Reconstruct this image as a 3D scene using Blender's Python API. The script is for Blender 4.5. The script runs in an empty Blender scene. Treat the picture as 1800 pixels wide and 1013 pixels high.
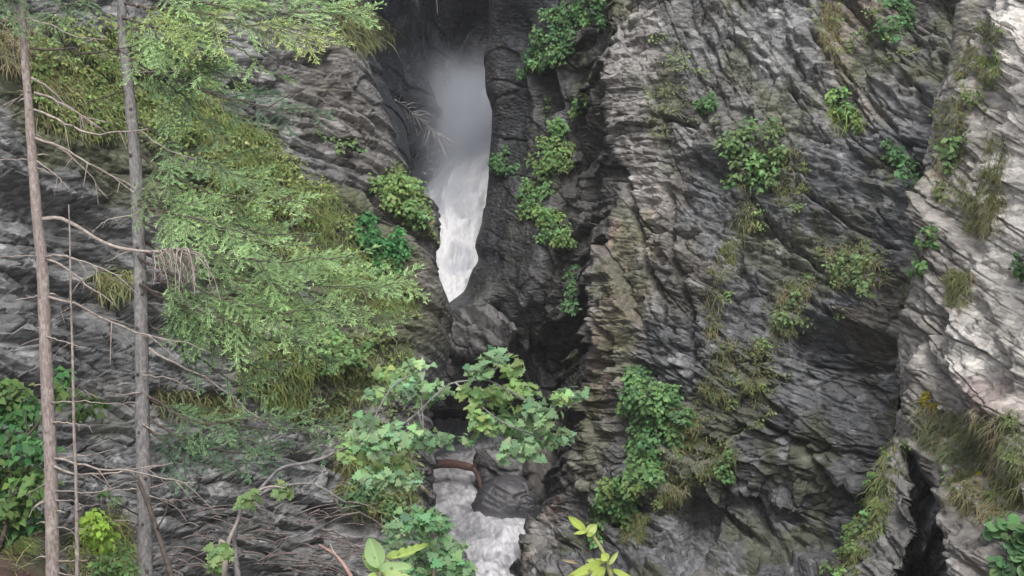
import bpy, math, random
import numpy as np
from mathutils import Vector

SC = bpy.context.scene
COL = SC.collection
R = math.radians

# ------------------------------------------------------------------ camera
PITCH = R(10.0)
HFOV = R(40.0)
CAM = np.array([0.0, 0.0, 18.0])
FPX = 900.0 / math.tan(HFOV / 2)
FW = np.array([0.0, math.cos(PITCH), -math.sin(PITCH)])
UP = np.array([0.0, math.sin(PITCH), math.cos(PITCH)])
RT = np.array([1.0, 0.0, 0.0])
cd = bpy.data.cameras.new('camera')
co = bpy.data.objects.new('camera', cd)
COL.objects.link(co)
co.location = CAM
co.rotation_euler = (math.pi / 2 - PITCH, 0, 0)
cd.sensor_fit = 'HORIZONTAL'
cd.angle = HFOV
cd.clip_start = 0.1
cd.clip_end = 500
SC.camera = co

# ------------------------------------------------------------------ light: overcast day
SUN_EL, SUN_AZ = R(52), R(178)          # azimuth measured clockwise from +Y
SKY_STRENGTH, SUN_STRENGTH, EXPOSURE = 0.12, 1.3, 0.88
w = bpy.data.worlds.new('World')
SC.world = w
w.use_nodes = True
nt = w.node_tree
nt.nodes.clear()
sky = nt.nodes.new('ShaderNodeTexSky')
sky.sky_type = 'NISHITA'
sky.sun_disc = False
sky.sun_elevation = SUN_EL
sky.sun_rotation = SUN_AZ
sky.dust_density = 4.0
hs = nt.nodes.new('ShaderNodeHueSaturation')
hs.inputs['Saturation'].default_value = 0.35
bg = nt.nodes.new('ShaderNodeBackground')
bg.inputs['Strength'].default_value = SKY_STRENGTH
ow = nt.nodes.new('ShaderNodeOutputWorld')
nt.links.new(sky.outputs[0], hs.inputs['Color'])
nt.links.new(hs.outputs[0], bg.inputs['Color'])
nt.links.new(bg.outputs[0], ow.inputs['Surface'])
sd = bpy.data.lights.new('sun', 'SUN')
sd.energy = SUN_STRENGTH
sd.angle = R(22)
sd.color = (1.0, 0.985, 0.96)
so = bpy.data.objects.new('sun', sd)
COL.objects.link(so)
so.location = (0, 0, 60)
sdir = Vector((math.sin(SUN_AZ) * math.cos(SUN_EL), math.cos(SUN_AZ) * math.cos(SUN_EL), math.sin(SUN_EL)))
so.rotation_euler = sdir.to_track_quat('Z', 'Y').to_euler()
SC.view_settings.view_transform = 'Standard'
SC.view_settings.look = 'None'
SC.view_settings.exposure = EXPOSURE
SC.view_settings.gamma = 1.0
SC.cycles.max_bounces = 8
SC.cycles.diffuse_bounces = 4
SC.cycles.transparent_max_bounces = 8
SC.cycles.volume_step_rate = 2.0
SC.cycles.volume_bounces = 2

# ------------------------------------------------------------------ helpers
rng = np.random.default_rng(7)
random.seed(7)


def at(px, py, d):
    px, py, d = np.asarray(px, float), np.asarray(py, float), np.asarray(d, float)
    px, py, d = np.broadcast_arrays(px, py, d)
    return (CAM + d[..., None] * FW + ((px - 900) / FPX * d)[..., None] * RT
            + ((506.5 - py) / FPX * d)[..., None] * UP)


def proj(P):
    Q = P - CAM
    d = Q @ FW
    return 900 + FPX * (Q @ RT) / d, 506.5 - FPX * (Q @ UP) / d, d


def h3(i, j, k, s=0):
    n = (i.astype(np.int64) * 374761393 + j.astype(np.int64) * 668265263 + k.astype(np.int64) * 2147483647 + s * 974634777)
    n = (n ^ (n >> 13)) * 1274126177
    n = n & 0xFFFFFFFF
    n = (n ^ (n >> 16)) * 2246822519 & 0xFFFFFFFF
    n = n ^ (n >> 15)
    return (n & 0xFFFFFF) / float(0xFFFFFF)


def h2(i, j, s=0):
    return h3(i, j, np.zeros_like(i), s)


def vn(P, f=1.0, s=0):
    X = P * f
    I = np.floor(X).astype(np.int64)
    t = X - I
    t = t * t * t * (t * (t * 6 - 15) + 10)
    out = 0
    for a in (0, 1):
        wa = t[..., 0] if a else 1 - t[..., 0]
        for b in (0, 1):
            wb = t[..., 1] if b else 1 - t[..., 1]
            for c in (0, 1):
                wc = t[..., 2] if c else 1 - t[..., 2]
                out = out + wa * wb * wc * h3(I[..., 0] + a, I[..., 1] + b, I[..., 2] + c, s)
    return out * 2 - 1


def fbm(P, f=1.0, o=4, s=0, g=0.5):
    a, r, n = 1.0, 0, 0
    for k in range(o):
        r = r + a * vn(P, f, s + k * 17)
        n += a
        a *= g
        f *= 2.03
    return r / n


def sst(a, b, x):
    t = np.clip((x - a) / (b - a), 0, 1)
    return t * t * (3 - 2 * t)


def pchip(x, y, q):
    x = np.asarray(x, float)
    y = np.asarray(y, float)
    h = np.diff(x)
    hh = h.reshape((-1,) + (1,) * (y.ndim - 1))
    dl = np.diff(y, axis=0) / hh
    m = np.zeros_like(y)
    m[0], m[-1] = dl[0], dl[-1]
    p = dl[:-1] * dl[1:]
    with np.errstate(all='ignore'):
        hm = 2 * p / (dl[:-1] + dl[1:])
    m[1:-1] = np.where(p > 0, hm, 0)
    i = np.clip(np.searchsorted(x, q, side='right') - 1, 0, len(x) - 2)
    sh = (-1,) + (1,) * (y.ndim - 1)
    t = ((q - x[i]) / h[i]).reshape(sh)
    H = h[i].reshape(sh)
    return ((2 * t**3 - 3 * t**2 + 1) * y[i] + (t**3 - 2 * t**2 + t) * H * m[i]
            + (-2 * t**3 + 3 * t**2) * y[i + 1] + (t**3 - t**2) * H * m[i + 1])


def mesh_np(name, V, F, mat, parent=None, col=None, smooth=False):
    """F: (n,4) quads or list of arrays; col: per vertex RGB."""
    V = np.asarray(V, np.float32).reshape(-1, 3)
    Fs = F if isinstance(F, list) else [F]
    Fs = [np.asarray(f, np.int32) for f in Fs if len(f)]
    me = bpy.data.meshes.new(name)
    me.vertices.add(len(V))
    lt = np.concatenate([np.full(len(f), f.shape[1], np.int32) for f in Fs])
    li = np.concatenate([f.reshape(-1) for f in Fs])
    me.loops.add(len(li))
    me.polygons.add(len(lt))
    ls = np.concatenate([[0], np.cumsum(lt)[:-1]]).astype(np.int32)
    if parent is not None:
        org = np.array(parent['org'], np.float32)
        V = V - org
    me.vertices.foreach_set('co', V.reshape(-1))
    me.loops.foreach_set('vertex_index', li)
    me.polygons.foreach_set('loop_start', ls)
    me.polygons.foreach_set('loop_total', lt)
    if smooth:
        me.polygons.foreach_set('use_smooth', np.ones(len(lt), bool))
    if col is not None:
        ca = me.color_attributes.new('Col', 'FLOAT_COLOR', 'POINT')
        c4 = np.ones((len(V), 4), np.float32)
        c4[:, :np.shape(col)[1]] = col
        ca.data.foreach_set('color', c4.reshape(-1))
    me.update(calc_edges=True)
    o = bpy.data.objects.new(name, me)
    COL.objects.link(o)
    me.materials.append(mat)
    if parent is not None:
        o.parent = parent
        o['org'] = [float(v) for v in org]
    return o


def tag(o, label, cat, group=None, kind=None):
    o['label'] = label
    o['category'] = cat
    if group:
        o['group'] = group
    if kind:
        o['kind'] = kind
    return o


def thing(name, label, cat, loc, group=None):
    o = bpy.data.objects.new(name, None)
    o.empty_display_size = 0.2
    COL.objects.link(o)
    o.location = [float(v) for v in loc]
    o['org'] = [float(v) for v in loc]
    return tag(o, label, cat, group)


def nrm(a):
    return a / np.maximum(np.linalg.norm(a, axis=-1, keepdims=True), 1e-9)


class MB:
    """collects pieces into one mesh"""
    def __init__(self):
        self.v, self.q, self.t, self.c, self.n = [], [], [], [], 0

    def add(self, V, Q=None, T=None, col=(0.2, 0.2, 0.2)):
        V = np.asarray(V, float).reshape(-1, 3)
        if Q is not None and len(Q):
            self.q.append(np.asarray(Q) + self.n)
        if T is not None and len(T):
            self.t.append(np.asarray(T) + self.n)
        self.v.append(V)
        c = np.asarray(col, float)
        self.c.append(np.broadcast_to(c, V.shape).copy())
        self.n += len(V)

    def tube(self, P, rad, sides=6, col=(0.2, 0.2, 0.2), cap=True):
        P = np.asarray(P, float)
        n = len(P)
        rad = np.broadcast_to(np.asarray(rad, float), (n,))
        T = nrm(np.gradient(P, axis=0))
        ref = np.array([0.13, 0.31, 0.94]) if abs(T[0, 2]) < 0.85 else np.array([0.9, 0.3, 0.1])
        A = nrm(np.cross(T, ref))
        B = np.cross(T, A)
        th = np.linspace(0, 2 * np.pi, sides, endpoint=False)
        V = (P[:, None] + rad[:, None, None] * (np.cos(th)[None, :, None] * A[:, None] + np.sin(th)[None, :, None] * B[:, None]))
        i = np.arange(n - 1)[:, None] * sides
        j = np.arange(sides)[None]
        k = (j + 1) % sides
        Q = np.stack([i + j, i + k, i + sides + k, i + sides + j], -1).reshape(-1, 4)
        Vv = V.reshape(-1, 3)
        Tt = None
        if cap:
            Vv = np.vstack([Vv, P[0] - T[0] * rad[0] * .3, P[-1] + T[-1] * rad[-1]])
            j = np.arange(sides)
            Tt = np.vstack([np.stack([np.full(sides, n * sides), (j + 1) % sides, j], -1),
                            np.stack([np.full(sides, n * sides + 1), (n - 1) * sides + j, (n - 1) * sides + (j + 1) % sides], -1)])
        self.add(Vv, Q, Tt, col)

    def inst(self, tpl, P, T, N, S, col, W=None):
        """instances of a leaf template: x along T, z along N"""
        tv, tq, tt = tpl
        T = nrm(np.asarray(T, float))
        N = np.asarray(N, float)
        B = nrm(np.cross(N, T))
        N = np.cross(T, B)
        S = np.broadcast_to(np.asarray(S, float), (len(P),))
        W = S if W is None else np.broadcast_to(np.asarray(W, float), (len(P),))
        V = (P[:, None] + S[:, None, None] * (tv[None, :, 0, None] * T[:, None] + tv[None, :, 2, None] * N[:, None])
             + W[:, None, None] * tv[None, :, 1, None] * B[:, None])
        m = len(tv)
        off = (np.arange(len(P)) * m)[:, None, None]
        Q = (np.asarray(tq)[None] + off).reshape(-1, 4) if len(tq) else None
        Tt = (np.asarray(tt)[None] + off).reshape(-1, 3) if len(tt) else None
        c = np.repeat(np.asarray(col, float).reshape(-1, 1, 3), m, axis=1) if np.ndim(col) > 1 else np.asarray(col)
        c = np.broadcast_to(c, V.shape).reshape(-1, 3)
        self.add(V.reshape(-1, 3), Q, Tt, c)

    def build(self, name, mat, parent=None, smooth=False):
        F = []
        if self.q:
            F.append(np.concatenate(self.q))
        if self.t:
            F.append(np.concatenate(self.t))
        return mesh_np(name, np.concatenate(self.v), F, mat, parent, np.concatenate(self.c), smooth)


# leaf templates: (verts, quads, tris); length along x = 1
LEAF = (np.array([[0, 0, 0], [.42, .33, .09], [.95, .05, -.12], [.42, -.33, .09], [.45, 0, 0]]), [], [[0, 4, 1], [1, 4, 2], [0, 3, 4], [4, 3, 2]])
NEEDLE = (np.array([[0, -.5, 0], [.7, -.5, 0], [1, .1, 0], [0.05, .5, 0]]), [[0, 1, 2, 3]], [])
_a = np.array([[-.02, 0], [.02, -.28], [-.16, -.5], [.12, -.46], [.2, -.62], [.36, -.36], [.5, -.42], [.56, -.27], [.72, -.22], [.82, -.3], [.78, -.12], [1.0, 0]])
_o = np.vstack([_a, (_a * [1, -1])[1:-1][::-1]])
_mv = np.vstack([[[.3, 0, 0]], np.column_stack([_o, -.14 * np.abs(_o[:, 1]) - .12 * np.maximum(_o[:, 0] - .4, 0)])])
_nm = len(_o)
MAPLE = (_mv, [], [[0, 1 + i, 1 + (i + 1) % _nm] for i in range(_nm)])
_th = np.linspace(0.25, 2 * np.pi - .25, 13)
_rv = np.column_stack([.5 - .5 * np.cos(_th), .55 * np.sin(_th), .06 * np.cos(3 * _th)])
ROUND = (np.vstack([[[.25, 0, -.1]], _rv]), [], [[0, 1 + i, 2 + i] for i in range(12)])
BLADE = (np.array([[0, -.5, 0], [0, .5, 0], [.35, -.45, .12], [.35, .45, .12], [.7, -.3, .05], [.7, .3, .05], [1, 0, -.2]]),
         [[0, 2, 3, 1], [2, 4, 5, 3]], [[4, 6, 5]])


def jcol(base, n, v=0.25, hue=0.12, g=rng):
    b = np.asarray(base, float)
    k = 1 + v * g.standard_normal((n, 1))
    c = b * np.clip(k, .45, 1.8)
    c = c * (1 + hue * g.standard_normal((n, 3)) * np.array([1, .35, .8]))
    return np.clip(c, .004, .9)


# ------------------------------------------------------------------ materials
def newmat(name):
    m = bpy.data.materials.new(name)
    m.use_nodes = True
    m.node_tree.nodes.clear()
    return m, m.node_tree.nodes, m.node_tree.links


def rock_mat(name, rough=.85, bump=.5, lo=.74, hi=1.3, spec=.3, cells=0):
    m, N, L = newmat(name)
    out = N.new('ShaderNodeOutputMaterial')
    b = N.new('ShaderNodeBsdfPrincipled')
    b.inputs['Roughness'].default_value = rough
    b.inputs['Specular IOR Level'].default_value = spec
    at_ = N.new('ShaderNodeAttribute')
    at_.attribute_name = 'Col'
    if cells:
        L.new(at_.outputs['Alpha'], b.inputs['Roughness'])
    tc = N.new('ShaderNodeTexCoord')
    n1 = N.new('ShaderNodeTexNoise')
    n1.inputs['Scale'].default_value = 7.0
    n1.inputs['Detail'].default_value = 9.0
    n1.inputs['Roughness'].default_value = .72
    r1 = N.new('ShaderNodeMapRange')
    r1.inputs['From Min'].default_value = .3
    r1.inputs['From Max'].default_value = .7
    r1.inputs['To Min'].default_value = lo
    r1.inputs['To Max'].default_value = hi
    mx = N.new('ShaderNodeMix')
    mx.data_type = 'RGBA'
    mx.blend_type = 'MULTIPLY'
    mx.inputs[0].default_value = 1
    L.new(tc.outputs['Object'], n1.inputs['Vector'])
    L.new(n1.outputs['Fac'], r1.inputs['Value'])
    L.new(at_.outputs['Color'], mx.inputs[6])
    L.new(r1.outputs[0], mx.inputs[7])
    L.new(mx.outputs[2], b.inputs['Base Color'])
    n2 = N.new('ShaderNodeTexNoise')
    n2.inputs['Scale'].default_value = 14.0
    n2.inputs['Detail'].default_value = 8.0
    n2.inputs['Roughness'].default_value = .65
    bp = N.new('ShaderNodeBump')
    bp.inputs['Strength'].default_value = bump
    bp.inputs['Distance'].default_value = .06
    L.new(tc.outputs['Object'], n2.inputs['Vector'])
    L.new(n2.outputs['Fac'], bp.inputs['Height'])
    if cells:
        mp = N.new('ShaderNodeMapping')
        mp.inputs['Rotation'].default_value = (0, R(22), 0)
        mp.inputs['Scale'].default_value = (4.2, 5, 11)
        wn = N.new('ShaderNodeVectorMath')
        wn.operation = 'MULTIPLY_ADD'
        wn.inputs[1].default_value = (.05, .05, .05)
        L.new(n1.outputs['Color'], wn.inputs[0])
        L.new(tc.outputs['Object'], wn.inputs[2])
        L.new(wn.outputs[0], mp.inputs[0])
        vo = N.new('ShaderNodeTexVoronoi')
        vo.inputs['Scale'].default_value = 1.0
        vo.inputs['Randomness'].default_value = 1.0
        L.new(mp.outputs[0], vo.inputs['Vector'])
        b2 = N.new('ShaderNodeBump')
        b2.inputs['Strength'].default_value = cells
        b2.inputs['Distance'].default_value = .07
        sp = N.new('ShaderNodeSeparateColor')
        L.new(vo.outputs['Color'], sp.inputs[0])
        ad = N.new('ShaderNodeMath')
        ad.operation = 'SUBTRACT'
        L.new(sp.outputs[0], ad.inputs[0])
        L.new(vo.outputs['Distance'], ad.inputs[1])
        L.new(ad.outputs[0], b2.inputs['Height'])
        L.new(bp.outputs[0], b2.inputs['Normal'])
        L.new(b2.outputs[0], b.inputs['Normal'])
        rc = N.new('ShaderNodeMapRange')
        rc.inputs['To Min'].default_value = .7
        rc.inputs['To Max'].default_value = 1.3
        L.new(sp.outputs[1], rc.inputs['Value'])
        m3 = N.new('ShaderNodeMix')
        m3.data_type = 'RGBA'
        m3.blend_type = 'MULTIPLY'
        m3.inputs[0].default_value = 1
        L.new(mx.outputs[2], m3.inputs[6])
        L.new(rc.outputs[0], m3.inputs[7])
        L.new(m3.outputs[2], b.inputs['Base Color'])
    else:
        L.new(bp.outputs[0], b.inputs['Normal'])
    L.new(b.outputs[0], out.inputs[0])
    return m


def leaf_mat(name, trans=.35, rough=.55, spec=.25):
    m, N, L = newmat(name)
    out = N.new('ShaderNodeOutputMaterial')
    b = N.new('ShaderNodeBsdfPrincipled')
    b.inputs['Roughness'].default_value = rough
    b.inputs['Specular IOR Level'].default_value = spec
    t = N.new('ShaderNodeBsdfTranslucent')
    mxs = N.new('ShaderNodeMixShader')
    mxs.inputs[0].default_value = trans
    a = N.new('ShaderNodeAttribute')
    a.attribute_name = 'Col'
    hsv = N.new('ShaderNodeHueSaturation')
    hsv.inputs['Hue'].default_value = .485
    hsv.inputs['Value'].default_value = 1.25
    L.new(a.outputs['Color'], b.inputs['Base Color'])
    L.new(a.outputs['Color'], hsv.inputs['Color'])
    L.new(hsv.outputs[0], t.inputs['Color'])
    L.new(b.outputs[0], mxs.inputs[1])
    L.new(t.outputs[0], mxs.inputs[2])
    L.new(mxs.outputs[0], out.inputs[0])
    return m


def bark_mat(name, c1, c2, scale=(9, 9, 2.2), bump=.6):
    m, N, L = newmat(name)
    out = N.new('ShaderNodeOutputMaterial')
    b = N.new('ShaderNodeBsdfPrincipled')
    b.inputs['Roughness'].default_value = .9
    b.inputs['Specular IOR Level'].default_value = .15
    tc = N.new('ShaderNodeTexCoord')
    mp = N.new('ShaderNodeMapping')
    mp.inputs['Scale'].default_value = scale
    n1 = N.new('ShaderNodeTexNoise')
    n1.inputs['Scale'].default_value = 3.0
    n1.inputs['Detail'].default_value = 8
    n1.inputs['Roughness'].default_value = .7
    cr = N.new('ShaderNodeValToRGB')
    cr.color_ramp.elements[0].position = .33
    cr.color_ramp.elements[0].color = (*c1, 1)
    cr.color_ramp.elements[1].position = .64
    cr.color_ramp.elements[1].color = (*c2, 1)
    bp = N.new('ShaderNodeBump')
    bp.inputs['Strength'].default_value = bump
    bp.inputs['Distance'].default_value = .02
    L.new(tc.outputs['Object'], mp.inputs[0])
    L.new(mp.outputs[0], n1.inputs['Vector'])
    L.new(n1.outputs['Fac'], cr.inputs[0])
    n3 = N.new('ShaderNodeTexNoise')
    n3.inputs['Scale'].default_value = 6.5
    n3.inputs['Detail'].default_value = 6
    n3.inputs['Roughness'].default_value = .65
    L.new(tc.outputs['Object'], n3.inputs['Vector'])
    mr = N.new('ShaderNodeMapRange')
    mr.inputs['From Min'].default_value = .56
    mr.inputs['From Max'].default_value = .66
    mr.inputs['To Max'].default_value = .7
    L.new(n3.outputs['Fac'], mr.inputs['Value'])
    mx = N.new('ShaderNodeMix')
    mx.data_type = 'RGBA'
    L.new(mr.outputs[0], mx.inputs[0])
    L.new(cr.outputs[0], mx.inputs[6])
    mx.inputs[7].default_value = (min(1, c2[0] * 1.25), min(1, c2[1] * 1.32), min(1, c2[2] * 1.22), 1)
    L.new(mx.outputs[2], b.inputs['Base Color'])
    L.new(n1.outputs['Fac'], bp.inputs['Height'])
    L.new(bp.outputs[0], b.inputs['Normal'])
    L.new(b.outputs[0], out.inputs[0])
    return m


def water_mat(name, lo, hi, scale, stretch, rough=.45, trans=.2):
    m, N, L = newmat(name)
    out = N.new('ShaderNodeOutputMaterial')
    b = N.new('ShaderNodeBsdfPrincipled')
    b.inputs['Roughness'].default_value = rough
    b.inputs['Specular IOR Level'].default_value = .3
    tc = N.new('ShaderNodeTexCoord')
    mp = N.new('ShaderNodeMapping')
    mp.inputs['Scale'].default_value = stretch
    n1 = N.new('ShaderNodeTexNoise')
    n1.inputs['Scale'].default_value = scale
    n1.inputs['Detail'].default_value = 8
    n1.inputs['Roughness'].default_value = .62
    n1.inputs['Distortion'].default_value = .6
    cr = N.new('ShaderNodeValToRGB')
    cr.color_ramp.elements[0].position = .36
    cr.color_ramp.elements[0].color = (*lo, 1)
    cr.color_ramp.elements[1].position = .6
    cr.color_ramp.elements[1].color = (*hi, 1)
    bp = N.new('ShaderNodeBump')
    bp.inputs['Strength'].default_value = .5
    bp.inputs['Distance'].default_value = .12
    L.new(tc.outputs['Object'], mp.inputs[0])
    L.new(mp.outputs[0], n1.inputs['Vector'])
    L.new(n1.outputs['Fac'], cr.inputs[0])
    L.new(n1.outputs['Fac'], bp.inputs['Height'])
    L.new(cr.outputs[0], b.inputs['Base Color'])
    L.new(bp.outputs[0], b.inputs['Normal'])
    t = N.new('ShaderNodeBsdfTranslucent')
    L.new(cr.outputs[0], t.inputs['Color'])
    ms = N.new('ShaderNodeMixShader')
    ms.inputs[0].default_value = trans
    L.new(b.outputs[0], ms.inputs[1])
    L.new(t.outputs[0], ms.inputs[2])
    L.new(ms.outputs[0], out.inputs[0])
    return m


M_ROCK = rock_mat('layered_rock', .85, .6, cells=.65)
M_STONE = rock_mat('stone', .6, .5, .6, 1.4)
M_WET = rock_mat('wet_rock', .42, .35, .8, 1.25, .5)
M_SOIL = rock_mat('soil', .95, .8)
M_LEAF = leaf_mat('leaf')
M_NEEDLE = leaf_mat('needles', .25, .6, .2)
M_GRASS = leaf_mat('grass', .3, .6, .15)
M_BARK1 = bark_mat('pale_bark', (.14, .105, .095), (.36, .31, .29), (13, 13, 4.5), .9)
M_BARK2 = bark_mat('grey_bark', (.10, .095, .095), (.29, .275, .275), (13, 13, 5), .9)
M_TWIG = bark_mat('dead_twig', (.17, .14, .125), (.38, .33, .30), (6, 6, 6), .3)
M_DTWIG = bark_mat('dark_twig', (.045, .035, .03), (.11, .09, .08), (6, 6, 6), .3)
M_LOG = bark_mat('wet_log', (.05, .03, .026), (.15, .09, .08), (5, 9, 9), .5)
M_STEM = bark_mat('green_stem', (.16, .17, .08), (.30, .31, .16), (8, 8, 8), .2)

# ------------------------------------------------------------------ layered rock displacement


def strata(P, dip, thick, blk, seed, warp=.5):
    """broken beds: layers of uneven thickness cut into blocks that stand in or out"""
    x, y, z = P[..., 0], P[..., 1], P[..., 2]
    dx, dz = math.cos(R(dip)), math.sin(R(dip))
    wv = fbm(P, .35, 3, seed + 5)
    w2 = vn(P, 1.6, seed + 9)
    b = (x * dz + z * dx + .25 * y + warp * wv + .05 * w2) / thick
    b = b + .95 * vn(np.stack([b * .43, 0 * b, 0 * b], -1), 1, seed + 7)
    li = np.floor(b)
    fb = b - li
    bl = blk * (.35 + 1.9 * h2(li, li * 0 + 3, seed))
    a = (x * dx - z * dz - .35 * y + 40 * h2(li, li * 0, seed + 1) + .5 * w2 * blk * .3 + .3 * warp * wv + .35 * (fb - .5) * thick * (h2(li, li * 0 + 9, seed) - .5) * 4 + 500)
    c = a / bl
    ci = np.floor(c)
    fc = c - ci
    o = h2(li, ci, seed + 2)
    lay = h2(li, li * 0 + 1, seed + 3)
    tilt = (h2(li, ci, seed + 4) - .5) * (fb - .5) + (h2(li, ci, seed + 6) - .5) * (fc - .5)
    eb = np.minimum(fb, 1 - fb) * thick
    ec = np.minimum(fc, 1 - fc) * bl
    gate = (h2(li, ci, seed + 10) > .6)
    crack = (1 - sst(.0, .035, np.minimum(eb, ec))) * gate
    return (o - .5) * .8 + (lay - .5) * .8 + tilt * 1.2 - crack * .8, h2(li, ci, seed + 8)


def shards(P, dip, la, lb, seed, warp=.12):
    """angular broken facets, stretched along the bedding"""
    x, y, z = P[..., 0], P[..., 1], P[..., 2]
    dx, dz = math.cos(R(dip)), math.sin(R(dip))
    wv = fbm(P, .5, 3, seed + 5)
    a = (x * dx - z * dz - .4 * y + warp * wv) / la + 300
    b = (x * dz + z * dx + .3 * y + warp * .7 * vn(P, .8, seed + 6)) / lb + 300
    ia, ib = np.floor(a), np.floor(b)
    f1 = np.full(a.shape, 9.0)
    f2 = np.full(a.shape, 9.0)
    ba = np.zeros_like(a)
    bb = np.zeros_like(a)
    for i in (-1, 0, 1):
        for j in (-1, 0, 1):
            ca, cb = ia + i, ib + j
            qa = a - ca - h2(ca, cb, seed)
            qb = b - cb - h2(ca, cb, seed + 1)
            dd_ = qa * qa + qb * qb
            n = dd_ < f1
            f2 = np.where(n, f1, np.minimum(f2, dd_))
            ba = np.where(n, ca, ba)
            bb = np.where(n, cb, bb)
            f1 = np.where(n, dd_, f1)
    ra = a - ba - h2(ba, bb, seed)
    rb = b - bb - h2(ba, bb, seed + 1)
    o = h2(ba, bb, seed + 2)
    g1 = h2(ba, bb, seed + 3) - .5
    g2 = h2(ba, bb, seed + 4) - .5
    ed_ = np.sqrt(f2) - np.sqrt(f1)
    crack = (1 - sst(0, .075, ed_)) * (h2(ba, bb, seed + 7) > .5)
    return (o - .5) + 1.5 * (g1 * ra + g2 * rb) - .55 * crack, h2(ba, bb, seed + 8)


def groove(px, py, pts, wpx):
    pts = np.asarray(pts, float)
    dm = np.full(px.shape, 1e9)
    for a, b in zip(pts[:-1], pts[1:]):
        e = b - a
        t = np.clip(((px - a[0]) * e[0] + (py - a[1]) * e[1]) / (e @ e), 0, 1)
        dm = np.minimum(dm, np.hypot(px - a[0] - t * e[0], py - a[1] - t * e[1]))
    return np.exp(-(dm / wpx) ** 2)


class Sheet:
    def __init__(s, rows, px, d, nr, wcol=None, step=None):
        rows = np.asarray(rows, float)
        px, d = np.asarray(px, float), np.asarray(d, float)
        q = np.linspace(rows[0], rows[-1], nr)
        PX, D = pchip(rows, px, q), pchip(rows, d, q)
        W = at(PX, q[:, None] + 0 * PX, D)          # nr x C x 3
        seg = np.linalg.norm(np.diff(W, axis=1), axis=-1).mean(0)
        sc = seg if wcol is None else seg * np.asarray(wcol)
        u = np.concatenate([[0], np.cumsum(seg)])
        us = np.concatenate([[0], np.cumsum(sc)])
        n = int(us[-1] / step)
        uq = np.interp(np.linspace(0, us[-1], n), us, u)
        s.wet = None
        s.P = np.moveaxis(pchip(u, np.moveaxis(W, 1, 0), uq), 0, 1)
        s.normals()

    def normals(s):
        du = np.gradient(s.P, axis=1)
        dv = np.gradient(s.P, axis=0)
        n = nrm(np.cross(du, dv))
        s.N = n

    def faces(s):
        r, c = s.P.shape[:2]
        i = np.arange(r - 1)[:, None] * c + np.arange(c - 1)[None]
        return np.stack([i, i + 1, i + c + 1, i + c], -1).reshape(-1, 4)

    def build(s, name, mat, col):
        if s.wet is not None:
            col = np.concatenate([col * C3(.95, 1, 1.03), lerp(.86, .34, s.wet)[..., None]], -1)
        return mesh_np(name, s.P.reshape(-1, 3), s.faces(), mat, None, col.reshape(-1, col.shape[-1]))


def poly_mask(px, py, pts, soft):
    """signed soft mask of a polygon in survey coordinates"""
    pts = np.asarray(pts, float)
    ins = np.zeros(px.shape, bool)
    dm = np.full(px.shape, 1e9)
    for k in range(len(pts)):
        a, b = pts[k], pts[(k + 1) % len(pts)]
        cond = (a[1] > py) != (b[1] > py)
        xi = (b[0] - a[0]) * (py - a[1]) / (b[1] - a[1] + 1e-9) + a[0]
        ins ^= cond & (px < xi)
        e = b - a
        t = np.clip(((px - a[0]) * e[0] + (py - a[1]) * e[1]) / (e @ e), 0, 1)
        dm = np.minimum(dm, np.hypot(px - a[0] - t * e[0], py - a[1] - t * e[1]))
    return sst(-soft, soft, np.where(ins, dm, -dm))


def lerp(a, b, t):
    return a + (b - a) * t


def C3(*v):
    return np.array(v, float)


ZB = np.full((560, 960), 1e9)   # coarse survey of how far the rock is, for planting


def survey(P):
    px, py, d = proj(P.reshape(-1, 3))
    ix = ((px + 60) / 2).astype(int)
    iy = ((py + 50) / 2).astype(int)
    ok = (ix >= 0) & (ix < 960) & (iy >= 0) & (iy < 560) & (d > 0)
    np.minimum.at(ZB, (iy[ok], ix[ok]), d[ok])


def surf(px, py):
    ix = np.clip(((np.asarray(px) + 60) / 2).astype(int), 1, 958)
    iy = np.clip(((np.asarray(py) + 50) / 2).astype(int), 1, 558)
    z = ZB[iy, ix]
    for a, b in ((0, 1), (1, 0), (0, -1), (-1, 0)):
        z = np.where(z > 1e8, ZB[iy + a, ix + b], z)
    return np.where(z > 1e8, 30, z)


# ------------------------------------------------------------------ LEFT CLIFF
rows = [-110, -60, 0, 80, 140, 200, 250, 290, 345, 390, 450, 520, 575, 630, 700, 760, 830, 890, 950, 1013, 1300]
edge = [612, 622, 628, 636, 656, 682, 696, 712, 743, 767, 765, 762, 754, 746, 744, 748, 750, 752, 792, 838, 915]
WR = [-300, -60, 0, 80, 160, 230, 290, 345, 430, 540, 620, 1300]          # waterfall survey
WL = [775, 775, 775, 778, 782, 786, 760, 738, 720, 715, 712, 700]
WD = [60, 60.5, 60.5, 60, 58.5, 56.8, 55.3, 54, 52, 50, 49, 49]
wl = lambda y: np.interp(y, WR, WL)
wd = lambda y: np.interp(y, WR, WD)
PXc, Dc = [], []
for y, e in zip(rows, edge):
    lean = (506 - y) * .0062
    fr = [0, .2, .4, .55, .7, .82, .91, .965]
    p = [-900, -350] + [e * f for f in fr] + [e - 5, e, e - 12, e - 45]
    dd = [19, 22] + [25 + e * f * .0108 for f in fr]
    de = 25 + e * .0108
    dd += [de + .25, de + .9, de + 2.4, de + 5]
    dd = [v + lean for v in dd]
    a, W0 = wl(y), wd(y)
    over = np.interp(y, [-110, -60, 0, 90], [-5, -3.5, -2, 0])
    xin = min(e + 4, a - 40)
    p += [xin, a - 45, a - 6, a + 45, 930, 1000]
    dd += [44 + .3 * over, max(W0 - 6 + .6 * over, 45.5 + .4 * over), W0 - .2 + over, W0 + 2.4 + over, W0 + 3.0 + over, W0 + 2 + over]
    PXc.append(p)
    Dc.append(dd)
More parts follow.
